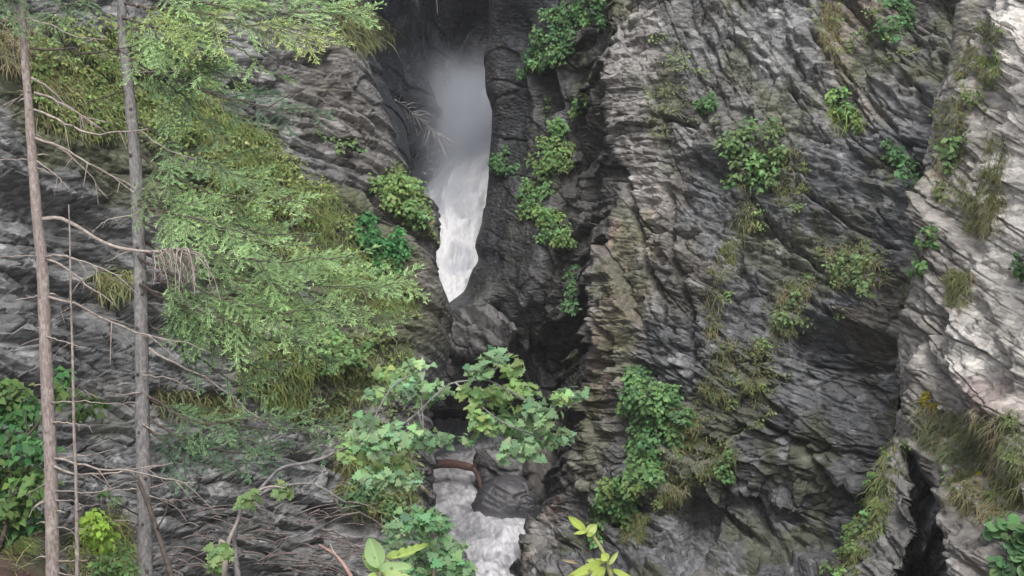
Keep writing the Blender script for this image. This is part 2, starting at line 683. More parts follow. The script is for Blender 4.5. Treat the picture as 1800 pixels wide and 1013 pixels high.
LW = [.25, .6, 1, 1, 1, 1, 1, 1, 1.1, 1.4, 1.6, 1.5, .7, .35, .35, .6, .7, .7, .5]
L = Sheet(rows, PXc, Dc, 860, LW, .034)
px, py, dd = proj(L.P)
P0 = L.P.copy()
e_at = np.interp(py, rows, edge)
J = np.linspace(0, 1, L.P.shape[1])[None] + 0 * px
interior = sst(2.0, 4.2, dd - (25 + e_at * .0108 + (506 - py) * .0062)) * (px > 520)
s1, t1 = strata(P0, 17, .30, 1.3, 11, .4)
s2, t2 = strata(P0, 20, .75, 2.2, 12, .35)
big = fbm(P0, .22, 3, 3)
mid = fbm(P0, .9, 4, 4)
fine = fbm(P0, 5, 3, 8)
rough = fbm(P0, 2.5, 4, 9)
s3, t3 = shards(P0, 14, 1.5, .6, 14)
s4, t4 = shards(P0, 24, .5, .2, 15)
disp = .95 * big + .16 * mid + (.12 * s1 + .26 * s2) * (.35 + .65 * sst(-.3, .3, vn(P0, .5, 77))) + .5 * s3 + .27 * s4 + .03 * fine + .05 * rough
flute = fbm(P0 * C3(1, .5, .35), 1.1, 3, 21)
dint = (.5 * big + .35 * flute) * sst(0, 40, np.abs(px - e_at)) + .0 * flute + .10 * strata(P0, -48, .5, 2.5, 13)[0]
edgef = 1 - .75 * np.exp(-((px - e_at) / 32) ** 2) * (1 - interior)
# ledges on the left cliff that carry the grass
ramp = sst(-40, 60, py - np.interp(px, [0, 200, 350, 470, 560, 640, 720, 790], [40, 90, 150, 230, 300, 380, 450, 560])) * (1 - sst(60, 170, py - np.interp(px, [0, 200, 300, 420, 520, 640, 720, 790], [200, 240, 330, 560, 600, 560, 560, 560])))
disp = np.where(interior > .5, dint, disp * edgef * (1 - .45 * ramp) + .5 * ramp)
L.P = P0 + L.N * disp[..., None] * (1 if (L.N[400, 300] @ (CAM - P0[400, 300])) > 0 else -1)
base = lerp(C3(.175, .168, .164), C3(.118, .112, .109), sst(-.3, .4, mid)[..., None])
base = base * (.6 + .8 * (.3 * t1 + .3 * t3 + .4 * t4))[..., None]
base = lerp(base, C3(.24, .22, .21), (sst(.05, .4, fbm(P0, .6, 3, 31)) * .55)[..., None])
lich = sst(.28, .42, fbm(P0, 3.2, 3, 41)) * sst(-.1, .3, fbm(P0, .4, 2, 42) + .1)
base = lerp(base, C3(.46, .44, .43), .5 * lich[..., None])
edge_br = np.exp(-((px - e_at + 75) / 90) ** 2) * (py < 620)
base = lerp(base, C3(.142, .122, .105) * (.7 + .6 * t3)[..., None], .75 * edge_br[..., None])
moss = sst(.05, .35, fbm(P0, .8, 4, 51) + .55 * ramp - .1)
base = lerp(base, C3(.085, .088, .042) * (1 + .6 * rough + .4 * (t4 - .5))[..., None], (moss * (.25 + .55 * ramp) * (1 - .6 * np.exp(-((px - e_at) / 60) ** 2)))[..., None])
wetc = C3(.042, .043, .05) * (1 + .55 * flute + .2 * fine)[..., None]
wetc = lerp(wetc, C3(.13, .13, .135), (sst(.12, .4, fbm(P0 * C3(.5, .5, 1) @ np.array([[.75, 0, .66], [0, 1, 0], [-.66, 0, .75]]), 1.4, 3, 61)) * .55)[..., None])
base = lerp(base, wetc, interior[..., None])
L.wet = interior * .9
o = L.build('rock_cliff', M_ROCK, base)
tag(o, 'left gorge cliff of grey layered rock with mossy grass ledges, behind the spruces', 'cliff', kind='structure')
survey(L.P)
del P0

# ------------------------------------------------------------------ RIGHT WALL
rows = [-110, -60, 0, 60, 100, 150, 200, 240, 300, 390, 432, 455, 480, 510, 540, 570, 620, 660, 700, 760, 830, 900, 960, 1013, 1300]
outl = [868, 866, 862, 862, 852, 853, 864, 862, 858, 851, 839, 844, 831, 818, 785, 752, 738, 738, 732, 730, 728, 728, 728, 728, 728]
dO = [42, 44.5, 45.5, 46, 46, 46, 46, 46, 46, 45.5, 45, 44.8, 44.6, 44.4, 44.2, 44, 43.6, 44.2, 47.8, 49, 49.5, 49.5, 49, 49, 46]
spur = np.interp(rows, [-300, 0, 60, 150, 240, 300, 390, 500, 620, 700, 760, 830, 870, 900, 960, 1013, 1300],
                 [1100, 1085, 1075, 1072, 1088, 1092, 1060, 1040, 1028, 1018, 1014, 1000, 980, 958, 924, 922, 930])
dS = np.interp(rows, [-300, 0, 300, 620, 760, 830, 900, 960, 1013, 1300], [39, 39, 38, 37, 37, 37.5, 38.6, 38.4, 36.8, 31])
BE = ([-300, 0, 100, 200, 300, 400, 500, 600, 700, 760, 800, 900, 1013, 1300], [1800, 1735, 1697, 1662, 1650, 1640, 1612, 1592, 1588, 1578, 1562, 1530, 1502, 1430])
notch = np.interp(rows, *BE)
PXc, Dc = [], []
for k, y in enumerate(rows):
    o_, s_, n_ = outl[k], spur[k], notch[k]
    hol = 3.6 * math.exp(-((y - 640) / 95) ** 2)
    low = sst(690, 720, np.array(float(y))) * 1.0
    p = [o_ + 90, o_ + 20, o_, o_ + 10]
    d = [63, dO[k] + 7, dO[k] + .5, dO[k] - .4]
    for f, ex in ((.14, .0), (.34, .4), (.52, .8), (.68, 1.8), (.84, 1.7)):
        p.append(o_ + 10 + (s_ - o_ - 10) * f)
        flat = lerp(dO[k] - .4, dS[k], f)
        lo_d = np.interp(f, [0, .5, .84], [dO[k] - .4, 48, 43.5])
        d.append(lerp(flat + ex + hol * (f > .3), max(lo_d, dS[k] + 1), low * (1 if y < 1200 else .6)))
    lean = (506 - y) * .0035
    p += [s_ - 6, s_]
    d += [dS[k] + .9, dS[k] + .1]
    for f in (.06, .16, .3, .45, .6, .75, .9, .985):
        p.append(s_ + (n_ - s_) * f)
        d.append(dS[k] - 5.8 * f + lean * min(1, f * 3) * .8 - .5 * math.sin(f * 6))
    p += [n_ + 8, n_ + 160]
    d += [dS[k] - 5.0, dS[k] - 2]
    PXc.append(p)
    Dc.append(d)
RW = [.2, .5, 1, 1, 1, 1, 1, 1, 1, 1.3, 1.4, 1.1, 1, 1, 1, 1, 1, 1, .8, .3]
S = Sheet(rows, PXc, Dc, 900, RW, .033)
px, py, dd = proj(S.P)
P0 = S.P.copy()
s_at = np.interp(py, rows, spur)
n_at = np.interp(py, *BE)
o_at = np.interp(py, rows, outl)
jit = 30 * fbm(P0, .5, 3, 91)
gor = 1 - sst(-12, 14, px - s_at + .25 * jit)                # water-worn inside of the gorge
rough_g = sst(.5, .72, (px - o_at) / np.maximum(s_at - o_at, 1) + .004 * jit)      # drier outer part with ledges
m_spur = (1 - gor) * (1 - sst(60, 130, px - s_at + jit + .12 * np.maximum(py - 600, 0)))
m_top = (1 - gor) * (1 - m_spur) * (1 - sst(200, 300, py + jit * 1.5 + .12 * (px - 1300)))
m_low = (1 - gor) * (1 - m_spur) * sst(690, 760, py + jit * 1.5 - .15 * (px - 1400))
m_main = np.clip((1 - gor) - m_spur - m_top - m_low, 0, 1)
a1, ta1 = strata(P0, 2, .2, .8, 111, .12)
a2, ta2 = strata(P0, -4, .95, 1.6, 112, .25)
b1, tb1 = strata(P0, 29, .24, 1.1, 121, .25)
b2, tb2 = strata(P0, 26, .85, 2.6, 122, .3)
c1, tc1 = strata(P0, 62, .30, .55, 131, .9)
c2, tc2 = strata(P0, -55, .42, .9, 132, .3)
d1, td1 = strata(P0, 38, .33, 1.5, 141, .25)
d2, td2 = strata(P0, 34, 1.3, 2.6, 142, .3)
e1, te1 = shards(P0, 2, .55, .26, 113)
e2, te2 = shards(P0, 24, 1.5, .55, 123)
e3, te3 = shards(P0, 30, .5, .17, 124)
e4, te4 = shards(P0, 68, .7, .3, 133)
e5, te5 = shards(P0, 75, 1.7, .6, 134)
e6, te6 = shards(P0, 36, 1.9, .7, 143)
e7, te7 = shards(P0, 30, .6, .2, 144)
big = fbm(P0, .25, 3, 103)
mid = fbm(P0, .9, 4, 104)
fine = fbm(P0, 5, 3, 108)
rough = fbm(P0, 2.5, 4, 109)
flute = fbm(P0 * C3(1, .6, .3), 1.0, 3, 171)
v1, tv1 = strata(P0, 80, 1.0, 4.2, 193, .35)
v2, tv2 = strata(P0, 58, 1.7, 4.5, 194, .35)
v3, tv3 = strata(P0, -76, 1.5, 5.0, 195, .4)
ribs = 1 - 2 * np.abs(fbm(P0 * C3(1, .35, .13) + C3(0, 0, 3), 1.0, 3, 191))
rp = P0[..., 0] + .5 * P0[..., 2]
ribs2 = 1 - 2 * np.abs(fbm(np.stack([rp, .4 * P0[..., 1], .16 * P0[..., 2]], -1), .8, 3, 192))
rock = (m_spur * (.17 * a1 + .16 * a2 + .2 * e1 + .16 * ribs + .56 * v1) + m_main * (.14 * b1 + .26 * b2 + .46 * e2 + .24 * e3 + .10 * ribs2 + .36 * v2 + .2 * v3) + m_top * (.10 * c2 + .36 * e4 + .42 * e5 + .14 * ribs + .34 * v1 + .22 * v2) + m_low * (.10 * d1 + .34 * d2 + .5 * e6 + .2 * e7 + .35 * v2))
rock = rock + (1 - gor) * (.5 * big + .12 * mid + .05 * rough + .03 * fine)
hole = poly_mask(px, py, [(925, 125), (968, 120), (985, 185), (940, 208)], 9)
sill = np.exp(-((py - 605) / 55) ** 2) * (px < 930)
gdisp = .35 * big + .30 * flute + .02 * fine + rough_g * (.3 * e4 + .3 * e5 + .18 * mid + .1 * rough) - 1.3 * hole + sill * (.55 * vn(P0, .8, 181) + .25 * vn(P0, 1.7, 182))
fold = 5 * (px - 1120) - 0 * py
disp = np.where(gor > .5, gdisp, rock)
near_o = np.exp(-((px - o_at) / 20) ** 2)
disp = (disp + gor * .16 * e5 * (1 - sst(330, 480, py)) + gor * .05 * e4) * (1 - .78 * near_o)
# undercut band on the main face
und = poly_mask(px, py, [(1385, 570), (1480, 585), (1600, 600), (1600, 640), (1500, 655), (1400, 640)], 10)
und2 = poly_mask(px, py, [(1195, 880), (1265, 905), (1240, 960), (1330, 985), (1330, 1010), (1200, 990)], 10)
SEAMS = [([(1092, 300), (1106, 380), (1118, 440), (1150, 520), (1162, 548)], 6, .7), ([(1166, 330), (1183, 430), (1200, 500), (1214, 560), (1222, 680)], 5, .6),
         ([(1155, 207), (1190, 212), (1226, 224)], 5, .6), ([(1340, 740), (1400, 790), (1455, 850), (1500, 900)], 5, .6),
         ([(1120, 455), (1150, 500), (1166, 520)], 4, .5), ([(1330, 470), (1400, 500), (1460, 560), (1490, 575)], 4, .4),
         ([(1420, 60), (1480, 130), (1540, 190), (1600, 260)], 5, .45), ([(1310, 330), (1380, 420), (1440, 470)], 4, .4),
         ([(1280, 860), (1330, 900), (1400, 1000)], 6, .6), ([(1050, 560), (1085, 600), (1060, 680)], 5, .5), ([(1425, 745), (1445, 715)], 4, .4),
         ([(1470, 795), (1510, 800), (1545, 812)], 3, .35), ([(1400, 330), (1500, 400), (1570, 430)], 4, .45), ([(1520, 690), (1545, 712), (1580, 718)], 3, .35)]
for pts_, w_, dp_ in SEAMS:
    disp = disp - dp_ * groove(px + .35 * jit, py + .2 * jit, pts_, w_)
slab = np.maximum.reduce([poly_mask(px, py, q_, 10) for q_ in ([(1370, 675), (1470, 655), (1590, 660), (1572, 790), (1480, 800), (1390, 770)], [(1250, 965), (1330, 930), (1400, 940), (1410, 1030), (1230, 1030)], [(1158, 150), (1225, 145), (1222, 203), (1152, 203)])])
disp = disp * (1 - .62 * slab * (1 - gor))
ledge = poly_mask(px, py, [(1370, 540), (1480, 556), (1600, 572), (1600, 592), (1480, 580), (1375, 566)], 7)
disp = disp - .8 * und - .55 * und2 + .4 * ledge
disp = disp * (1 - .8 * sst(-30, -4, px - n_at))
sg = 1 if (S.N[450, int(S.P.shape[1] * .8)] @ (CAM - P0[450, int(S.P.shape[1] * .8)])) > 0 else -1
S.P = P0 + sg * S.N * disp[..., None]
tint = m_spur * (.5 * ta1 + .25 * ta2 + .25 * te1) + m_main * (.3 * tb1 + .3 * te2 + .4 * te3) + m_top * (.2 * tc2 + .5 * te4 + .3 * te5) + m_low * (.3 * td1 + .4 * te6 + .3 * te7)
c_main = C3(.140, .137, .138)
c_spur = C3(.225, .202, .186)
c_top = C3(.172, .164, .158)
c_low = C3(.130, .126, .128)
base = (m_main[..., None] * c_main + m_spur[..., None] * c_spur + m_top[..., None] * c_top + m_low[..., None] * c_low) * (.62 + .76 * tint)[..., None]
pat = sst(-.1, .45, fbm(P0, .45, 3, 151))
base = base * lerp(.82, 1.14, pat)[..., None]
stain = sst(.0, .4, fbm(P0 * C3(1, 1, .45), .7, 4, 157))
base = lerp(base, base * C3(1.0, .88, .72), .8 * stain[..., None])
lich = sst(.3, .45, fbm(P0, 3.0, 3, 152)) * (1 - gor)
base = lerp(base, C3(.42, .40, .39), .3 * lich[..., None])
pink = sst(.15, .45, fbm(P0, .7, 3, 153)) * (m_spur + .4 * m_top)
base = lerp(base, base * C3(1.1, .94, .88), pink[..., None])
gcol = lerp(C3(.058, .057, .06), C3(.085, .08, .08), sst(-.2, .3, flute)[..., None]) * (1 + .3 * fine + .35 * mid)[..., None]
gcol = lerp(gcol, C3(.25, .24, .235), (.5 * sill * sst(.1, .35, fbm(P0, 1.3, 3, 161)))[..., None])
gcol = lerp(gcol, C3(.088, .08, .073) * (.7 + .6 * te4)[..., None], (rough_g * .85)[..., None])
gcol = lerp(gcol, C3(.04, .042, .047), (np.exp(-((py - 640) / 90) ** 2) * np.exp(-((px - 960) / 60) ** 2) * .7)[..., None])  # shade of the deep hollow put into the wall colour
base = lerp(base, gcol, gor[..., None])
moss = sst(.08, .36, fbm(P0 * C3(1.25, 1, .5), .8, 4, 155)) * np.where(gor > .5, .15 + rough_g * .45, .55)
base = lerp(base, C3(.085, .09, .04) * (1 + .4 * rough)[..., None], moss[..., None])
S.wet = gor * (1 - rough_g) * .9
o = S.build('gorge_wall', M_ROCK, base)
tag(o, 'right gorge wall of dark water-worn and layered grey rock, right of the waterfall', 'cliff', kind='structure')
survey(S.P)
del P0

# ------------------------------------------------------------------ RIGHT BUTTRESS
rows = [-110, 0, 100, 200, 300, 400, 500, 600, 700, 760, 800, 860, 930, 1013, 1300]
ed = np.interp(rows, *BE)
PXc, Dc = [], []
for y, n_ in zip(rows, ed):
    lean = (506 - y) * .004
    d0 = np.interp(y, [-300, 0, 500, 760, 1013, 1300], [31, 30.5, 29, 28, 27, 25])
    p = [n_ + 80, n_ + 14, n_, n_ + 12]
    d = [d0 + 6, d0 + 1.6, d0 + .3, d0 - .3]
    for f in (.22, .42, .62, .82, 1.0):
        p.append(n_ + 12 + (1830 - n_) * f)
        d.append(d0 - .3 - 4.2 * f + lean * f)
    p += [2000, 2300, 2700]
    d += [21.5, 19, 15]
    PXc.append(p)
    Dc.append(d)
B = Sheet(rows, PXc, Dc, 860, [.3, .7, 1.2, 1, 1, 1, 1, 1, .7, .3, .12], .026)
px, py, dd = proj(B.P)
P0 = B.P.copy()
big = fbm(P0, .35, 3, 203)
mid = fbm(P0, 1.1, 4, 204)
fine = fbm(P0, 6, 3, 208)
rough = fbm(P0, 3, 4, 209)
Q0 = P0 * C3(1.5, 0, 1)
a1, ta1 = strata(Q0, 74, .34, 1.6, 211, .3)
a2, ta2 = strata(Q0, 62, .9, 2.6, 212, .4)
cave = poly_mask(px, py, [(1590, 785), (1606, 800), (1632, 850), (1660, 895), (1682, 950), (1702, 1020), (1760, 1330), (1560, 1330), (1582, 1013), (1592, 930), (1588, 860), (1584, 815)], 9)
stepr = sst(0, 26, px - np.interp(py, [0, 200, 330, 420, 560, 640, 700, 1013], [1795, 1775, 1740, 1730, 1690, 1668, 1690, 1900]))
e1, te1 = shards(Q0, 72, 1.3, .5, 221)
e2, te2 = shards(Q0, 60, .3, .14, 222)
disp = .45 * big + .2 * mid + .16 * a2 + .3 * e1 + .1 * e2 + .1 * rough + .04 * fine + .25 * stepr
nb = np.interp(py, *BE)
disp = disp * (.25 + .75 * sst(-4, 30, px - nb))
cfl = fbm(P0 * C3(1.6, 1, .25), 1.3, 3, 231)
disp = disp + .8 * fbm(P0 * C3(1.3, .6, .22), 1.1, 3, 241)
disp = disp * (1 - .85 * cave)
cdep = cave * (2.0 + .4 * mid - 1.3 * cfl + .012 * (py - 900))
i0 = int(B.P.shape[1] * .5)
sg = 1 if (B.N[400, i0] @ (CAM - P0[400, i0])) > 0 else -1
B.P = P0 + sg * B.N * disp[..., None] + nrm(C3(.29, .92, -.27)) * cdep[..., None]
bfold = fbm(P0 * C3(1.3, .6, .22), 1.1, 3, 241)
pale = sst(-22, 34, px + 30 * mid - np.interp(py, [0, 60, 200, 330, 420, 560, 640, 700, 760, 900, 1013], [1780, 1770, 1765, 1735, 1725, 1685, 1665, 1685, 1900, 1900, 1900]))
dry = C3(.25, .222, .20) * (.55 + .5 * te1 + .4 * te2)[..., None] * (1 + .3 * rough)[..., None]
base = lerp(dry, C3(.45, .405, .365) * (.8 + .25 * ta2 + .25 * te1 + .15 * rough + .3 * sst(.1, -.3, bfold))[..., None], pale[..., None])
pk = poly_mask(px, py, [(1715, 670), (1800, 660), (1800, 740), (1705, 735)], 18)
base = lerp(base, C3(.33, .235, .215) * (.8 + .5 * rough)[..., None], .7 * pk[..., None])
pilm = poly_mask(px, py, [(1575, 780), (1600, 830), (1615, 930), (1610, 1040), (1480, 1040), (1520, 900)], 12)
base = lerp(base, C3(.13, .122, .115) * (1 + .3 * rough)[..., None], .8 * pilm[..., None])
base = lerp(base, C3(.085, .084, .082) * (1 + .3 * fine + .8 * sst(.1, .4, cfl))[..., None], cave[..., None])  # cave shade painted in: rock colour darkened inside the hollow
moss = sst(.15, .45, fbm(P0, .8, 4, 255)) * .4 * (1 - cave) * (1 - .7 * pale)
base = lerp(base, C3(.10, .10, .045), moss[..., None])
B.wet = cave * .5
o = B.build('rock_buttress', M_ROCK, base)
tag(o, 'pale rock buttress with a dark cave hollow at its foot, right edge of the gorge', 'cliff', kind='structure')
survey(B.P)
del P0

# ------------------------------------------------------------------ near bank (below the camera, carries the near trees)
gx = np.linspace(-26, 26, 260)
gy = np.linspace(-8, 40, 300)
X, Y = np.meshgrid(gx, gy)
G = np.stack([X, Y, 0 * X], -1)


def bank_z(X, Y, rough=True):
    X, Y = np.asarray(X, float), np.asarray(Y, float)
    z = 18 - 1.75 - .47 * np.maximum(Y, 0) + .15 * np.minimum(Y, 0) * 0
    z = z - np.maximum(Y - 16, 0) * .35
    z = z + 3.1 * sst(-3.6, -5.6, X) * sst(8, 15, Y) * (1 - sst(17, 22, Y))
    z = z + .8 * sst(-6, -14, X)
    return np.maximum(z, -.6)


Z = bank_z(X, Y) + .18 * fbm(G, .8, 4, 301) + .06 * fbm(G, 4, 3, 302)
G[..., 2] = Z
r_, c_ = X.shape
i = np.arange(r_ - 1)[:, None] * c_ + np.arange(c_ - 1)[None]
bc = lerp(C3(.13, .085, .07), C3(.09, .085, .05), sst(-.2, .3, fbm(G, .9, 3, 303))[..., None]) * (1 + .5 * fbm(G, 6, 3, 304))[..., None]
o = mesh_np('bank', G.reshape(-1, 3), np.stack([i, i + 1, i + c_ + 1, i + c_], -1).reshape(-1, 4), M_SOIL, None, bc.reshape(-1, 3))
tag(o, 'near bank of reddish brown soil and leaf litter under the spruces', 'bank', kind='structure')
survey(G)

# ------------------------------------------------------------------ WATER
rows = [165, 200, 230, 290, 345, 430, 500, 540, 620, 690]
pxw, dw = [], []
for y in rows:
    a, W0 = wl(y), wd(y)
    a = a + np.interp(y, [165, 200, 230, 260, 290], [110, 90, 52, 20, 0])
    pxw.append([a - 40, a - 8, a + 40, a + 90, a + 150, a + 230])
    dw.append([W0 + .6, W0 + .2, W0 - .3, W0 - .5, W0 - .3, W0 + .3])
F = Sheet(rows, pxw, dw, 420, None, .03)
P0 = F.P.copy()
nr_, nc_ = P0.shape[:2]
vv, uu = np.meshgrid(np.linspace(0, 1, nr_), np.linspace(0, 1, nc_), indexing='ij')
wob = .02 * vn(np.stack([uu * 4, vv * 14, 0 * uu], -1), 1, 404)
str_ = fbm(np.stack([(uu + wob) * 26, vv * 6.5, 0 * uu], -1), 1, 4, 405)
lump = fbm(np.stack([(uu + wob) * 8, vv * 9, 0 * uu], -1), 1, 4, 406)
turb = fbm(P0, 2.2, 4, 402)
i0 = F.P.shape[1] // 2
sg = 1 if (F.N[200, i0] @ (CAM - P0[200, i0])) > 0 else -1
F.P = P0 + sg * F.N * (.12 * str_ + .5 * lump + .2 * turb)[..., None]
fw_ = sst(-.3, .2, .3 * str_ + .5 * lump + .4 * turb + .08)
wcol = lerp(C3(.68, .69, .74), C3(.93, .93, .95), fw_[..., None])
M_FALL = leaf_mat('white_water', .3, .55, .25)
o = mesh_np('waterfall', F.P.reshape(-1, 3), F.faces(), M_FALL, None, wcol.reshape(-1, 3), smooth=True)
tag(o, 'white foaming waterfall rushing down the dark narrow gorge', 'waterfall', kind='structure')

rows = [700, 735, 770, 800, 830, 860, 900, 950, 1013, 1120, 1280]
dcen = [49.0, 48.2, 47.4, 46.5, 45.3, 44.0, 42.2, 40.2, 38.0, 35.3, 32.4]
lf = [690, 690, 690, 690, 690, 690, 700, 730, 770, 800, 830]
rg = [905, 905, 900, 900, 905, 925, 945, 950, 955, 975, 1000]
T = Sheet(rows, [[a, lerp(a, b, .3), lerp(a, b, .55), lerp(a, b, .8), b] for a, b in zip(lf, rg)],
          [[d] * 5 for d in dcen], 620, None, .012)
px, py, dd = proj(T.P)
P0 = T.P.copy()
chop = fbm(P0 * C3(1, .75, 1), 1.8, 5, 411)
rid = 1 - np.abs(fbm(P0 * C3(1, .7, 1), 2.6, 4, 412)) * 2
calm = poly_mask(px, py, [(835, 840), (850, 900), (900, 930), (960, 900), (960, 820)], 12)
spl = np.exp(-((px - 893) / 26) ** 2 - ((py - 945) / 30) ** 2) + .6 * np.exp(-((px - 850) / 20) ** 2 - ((py - 905) / 20) ** 2)
fr_ = fbm(P0 * C3(1, .6, 1), 7, 4, 416)
hz = (.20 * chop + .09 * rid + .035 * fr_) * (1 - .8 * calm) + spl * (.16 + .22 * np.abs(fbm(P0, 2.2, 4, 413)))
T.P = P0 + C3(0, 0, 1) * hz[..., None]
fo = sst(-.35, .3, chop + .5 * rid - .3 + .8 * spl)
lace = 1 - 2 * np.abs(fbm(P0 * C3(1, .7, 1), 4.5, 4, 415))
wc = lerp(C3(.33, .32, .34), C3(.70, .68, .70), sst(.1, 1, .65 * fo + .4 * lace)[..., None])
wc = lerp(wc, C3(.52, .54, .58), (sst(815, 770, py) * .6)[..., None])
nr_, nc_ = P0.shape[:2]
vv, uu = np.meshgrid(np.linspace(0, 1, nr_), np.linspace(0, 1, nc_), indexing='ij')
wob = .03 * vn(np.stack([uu * 5, vv * 16, 0 * uu], -1), 1, 421)
st_ = fbm(np.stack([(uu + wob) * 22, vv * 26, 0 * uu], -1), 1, 4, 422)
foam = sst(-.4, .45, .4 * st_ + .4 * chop + .3 * lace + .22 * spl + .45 * fr_ - .05)
wc = lerp(C3(.29, .285, .305), C3(.68, .67, .70), foam[..., None])
wc = lerp(wc, C3(.40, .42, .46), (sst(812, 772, py) * .55)[..., None])
M_STREAM = leaf_mat('milky_water', .12, .28, .5)
o = mesh_np('stream', T.P.reshape(-1, 3), T.faces(), M_STREAM, None, wc.reshape(-1, 3), smooth=True)
tag(o, 'milky grey churning stream flowing out of the gorge', 'stream', kind='structure')
survey(T.P)

# spray mist over the fall
def mist(name, px, py, d, rx, ry, rz, dens, label):
    import bmesh
    bm = bmesh.new()
    bmesh.ops.create_icosphere(bm, subdivisions=4, radius=1)
    me = bpy.data.meshes.new(name)
    bm.to_mesh(me)
    bm.free()
    o = bpy.data.objects.new(name, me)
    COL.objects.link(o)
    o.location = at(px, py, d)
    o.scale = (rx, ry, rz)
    m, N, Lk = newmat(name + '_volume')
    out = N.new('ShaderNodeOutputMaterial')
    v = N.new('ShaderNodeVolumePrincipled')
    v.inputs['Color'].default_value = (.88, .91, .99, 1)
    v.inputs['Anisotropy'].default_value = .2
    tc = N.new('ShaderNodeTexCoord')
    ln = N.new('ShaderNodeVectorMath')
    ln.operation = 'LENGTH'
    fr = N.new('ShaderNodeMapRange')
    fr.inputs['From Min'].default_value = 1.0
    fr.inputs['From Max'].default_value = 0.25
    fr.interpolation_type = 'SMOOTHSTEP'
    no = N.new('ShaderNodeTexNoise')
    no.inputs['Scale'].default_value = 1.6
    no.inputs['Detail'].default_value = 4
    nr = N.new('ShaderNodeMapRange')
    nr.inputs['From Min'].default_value = .3
    nr.inputs['From Max'].default_value = .68
    mu = N.new('ShaderNodeMath')
    mu.operation = 'MULTIPLY'
    m2 = N.new('ShaderNodeMath')
    m2.operation = 'MULTIPLY'
    m2.inputs[1].default_value = dens
    Lk.new(tc.outputs['Object'], ln.inputs[0])
    Lk.new(ln.outputs['Value'], fr.inputs['Value'])
    Lk.new(tc.outputs['Object'], no.inputs['Vector'])
    Lk.new(no.outputs['Fac'], nr.inputs['Value'])
    Lk.new(fr.outputs[0], mu.inputs[0])
    Lk.new(nr.outputs[0], mu.inputs[1])
    Lk.new(mu.outputs[0], m2.inputs[0])
    Lk.new(m2.outputs[0], v.inputs['Density'])
    Lk.new(v.outputs[0], out.inputs['Volume'])
    me.materials.append(m)
    return tag(o, label, 'mist', kind='stuff')


mist('mist', 804, 222, 54.2, 3.4, 3.8, 3.8, .5, 'pale spray mist rising over the upper waterfall')
mist('mist', 826, 202, 55.0, 2.5, 1.9, 2.5, 1.5, 'dense white spray cloud at the head of the waterfall')
mist('mist', 792, 345, 52.6, 1.5, 1.4, 2.3, .75, 'thin spray veil along the middle of the waterfall')
mist('mist', 858, 945, 40.6, 1.6, 2.4, .8, .55, 'low spray veil over the churning stream bend at the bottom')

# ------------------------------------------------------------------ boulders and log in the stream


def boulder(name, label, px, py, d, rx, ry, rz, seed, c1, c2, streak, mat, amp=.3, dip=35):
    import bmesh
    bm = bmesh.new()
    bmesh.ops.create_icosphere(bm, subdivisions=6, radius=1)
    V = np.array([v.co[:] for v in bm.verts])
    Fc = np.array([[v.index for v in f.verts] for f in bm.faces])
    bm.free()
    V = np.sign(V) * np.abs(V) ** .8
    c = at(px, py, d)
    P = c + V * C3(rx, ry, rz)
    n = nrm(V)
    e, te = shards(P, dip, .9, .45, seed)
    e2, te2 = shards(P, dip + 10, .3, .12, seed + 20)
    P = P + n * (amp * (fbm(P, .8, 3, seed) + .6 * e + .22 * e2))[:, None]
    col = lerp(C3(*c1), C3(*c2), sst(-.2, .3, fbm(P, 1.5, 3, seed + 1))[:, None]) * (.6 + .5 * te + .3 * te2)[:, None]
    st = sst(.12, .3, fbm(P @ np.array([[.8, 0, .6], [0, 1, 0], [-.6, 0, .8]]) * C3(.6, 1, 2.6), 1.7, 3, seed + 2))
    col = lerp(col, C3(.21, .205, .205), (streak * st)[:, None])
    o = mesh_np(name, P, Fc, mat, None, col)
    survey(P)
    return tag(o, label, 'boulder', 'boulders beside the stream')


boulder('boulder', 'cracked grey boulder with pale streaks under the maple leaves, beside the log', 893, 818, 43.6, 1.05, .8, .72, 501, (.075, .072, .075), (.13, .125, .125), .9, M_STONE, .26, 40)
boulder('boulder', 'smooth dark wet boulder at the water edge, below the cracked streaked one', 902, 890, 42.4, 1.15, .8, .92, 520, (.04, .04, .046), (.06, .058, .064), .12, M_WET, .16, 25)
boulder('boulder', 'brownish smooth rock lump leaning on the wall, right of the dark boulder', 962, 835, 42.2, .75, .7, 1.1, 540, (.10, .092, .085), (.14, .13, .12), .15, M_STONE, .18, 60)
boulder('boulder', 'pale lichened rock lump jammed at the cliff corner, above the maple branch', 772, 648, 43.0, .5, .5, .62, 560, (.06, .057, .055), (.10, .096, .092), .5, M_STONE, .2, 10)
boulder('boulder', 'rounded dark sill boulder with pale patches, right below the foot of the waterfall', 842, 590, 43.0, 1.1, .8, .85, 580, (.034, .032, .032), (.055, .052, .05), .5, M_STONE, .3, 70)
boulder('boulder', 'blocky dark rock in the shadow, hanging over the small upper pool', 820, 690, 45.2, 1.3, .8, .55, 600, (.06, .057, .058), (.10, .095, .095), .3, M_STONE, .25, 20)


def path(pts, d0, d1=None, n=None):
    """pts: picture survey points; distance runs from d0 to d1"""
    p = np.asarray(pts, float)
    d = np.linspace(d0, d1 if d1 is not None else d0, len(p))
    W = at(p[:, 0], p[:, 1], d)
    u = np.concatenate([[0], np.cumsum(np.linalg.norm(np.diff(W, axis=0), axis=1))])
    n = n or max(5, int(len(p) * 4))
    return pchip(u, W, np.linspace(0, u[-1], n))


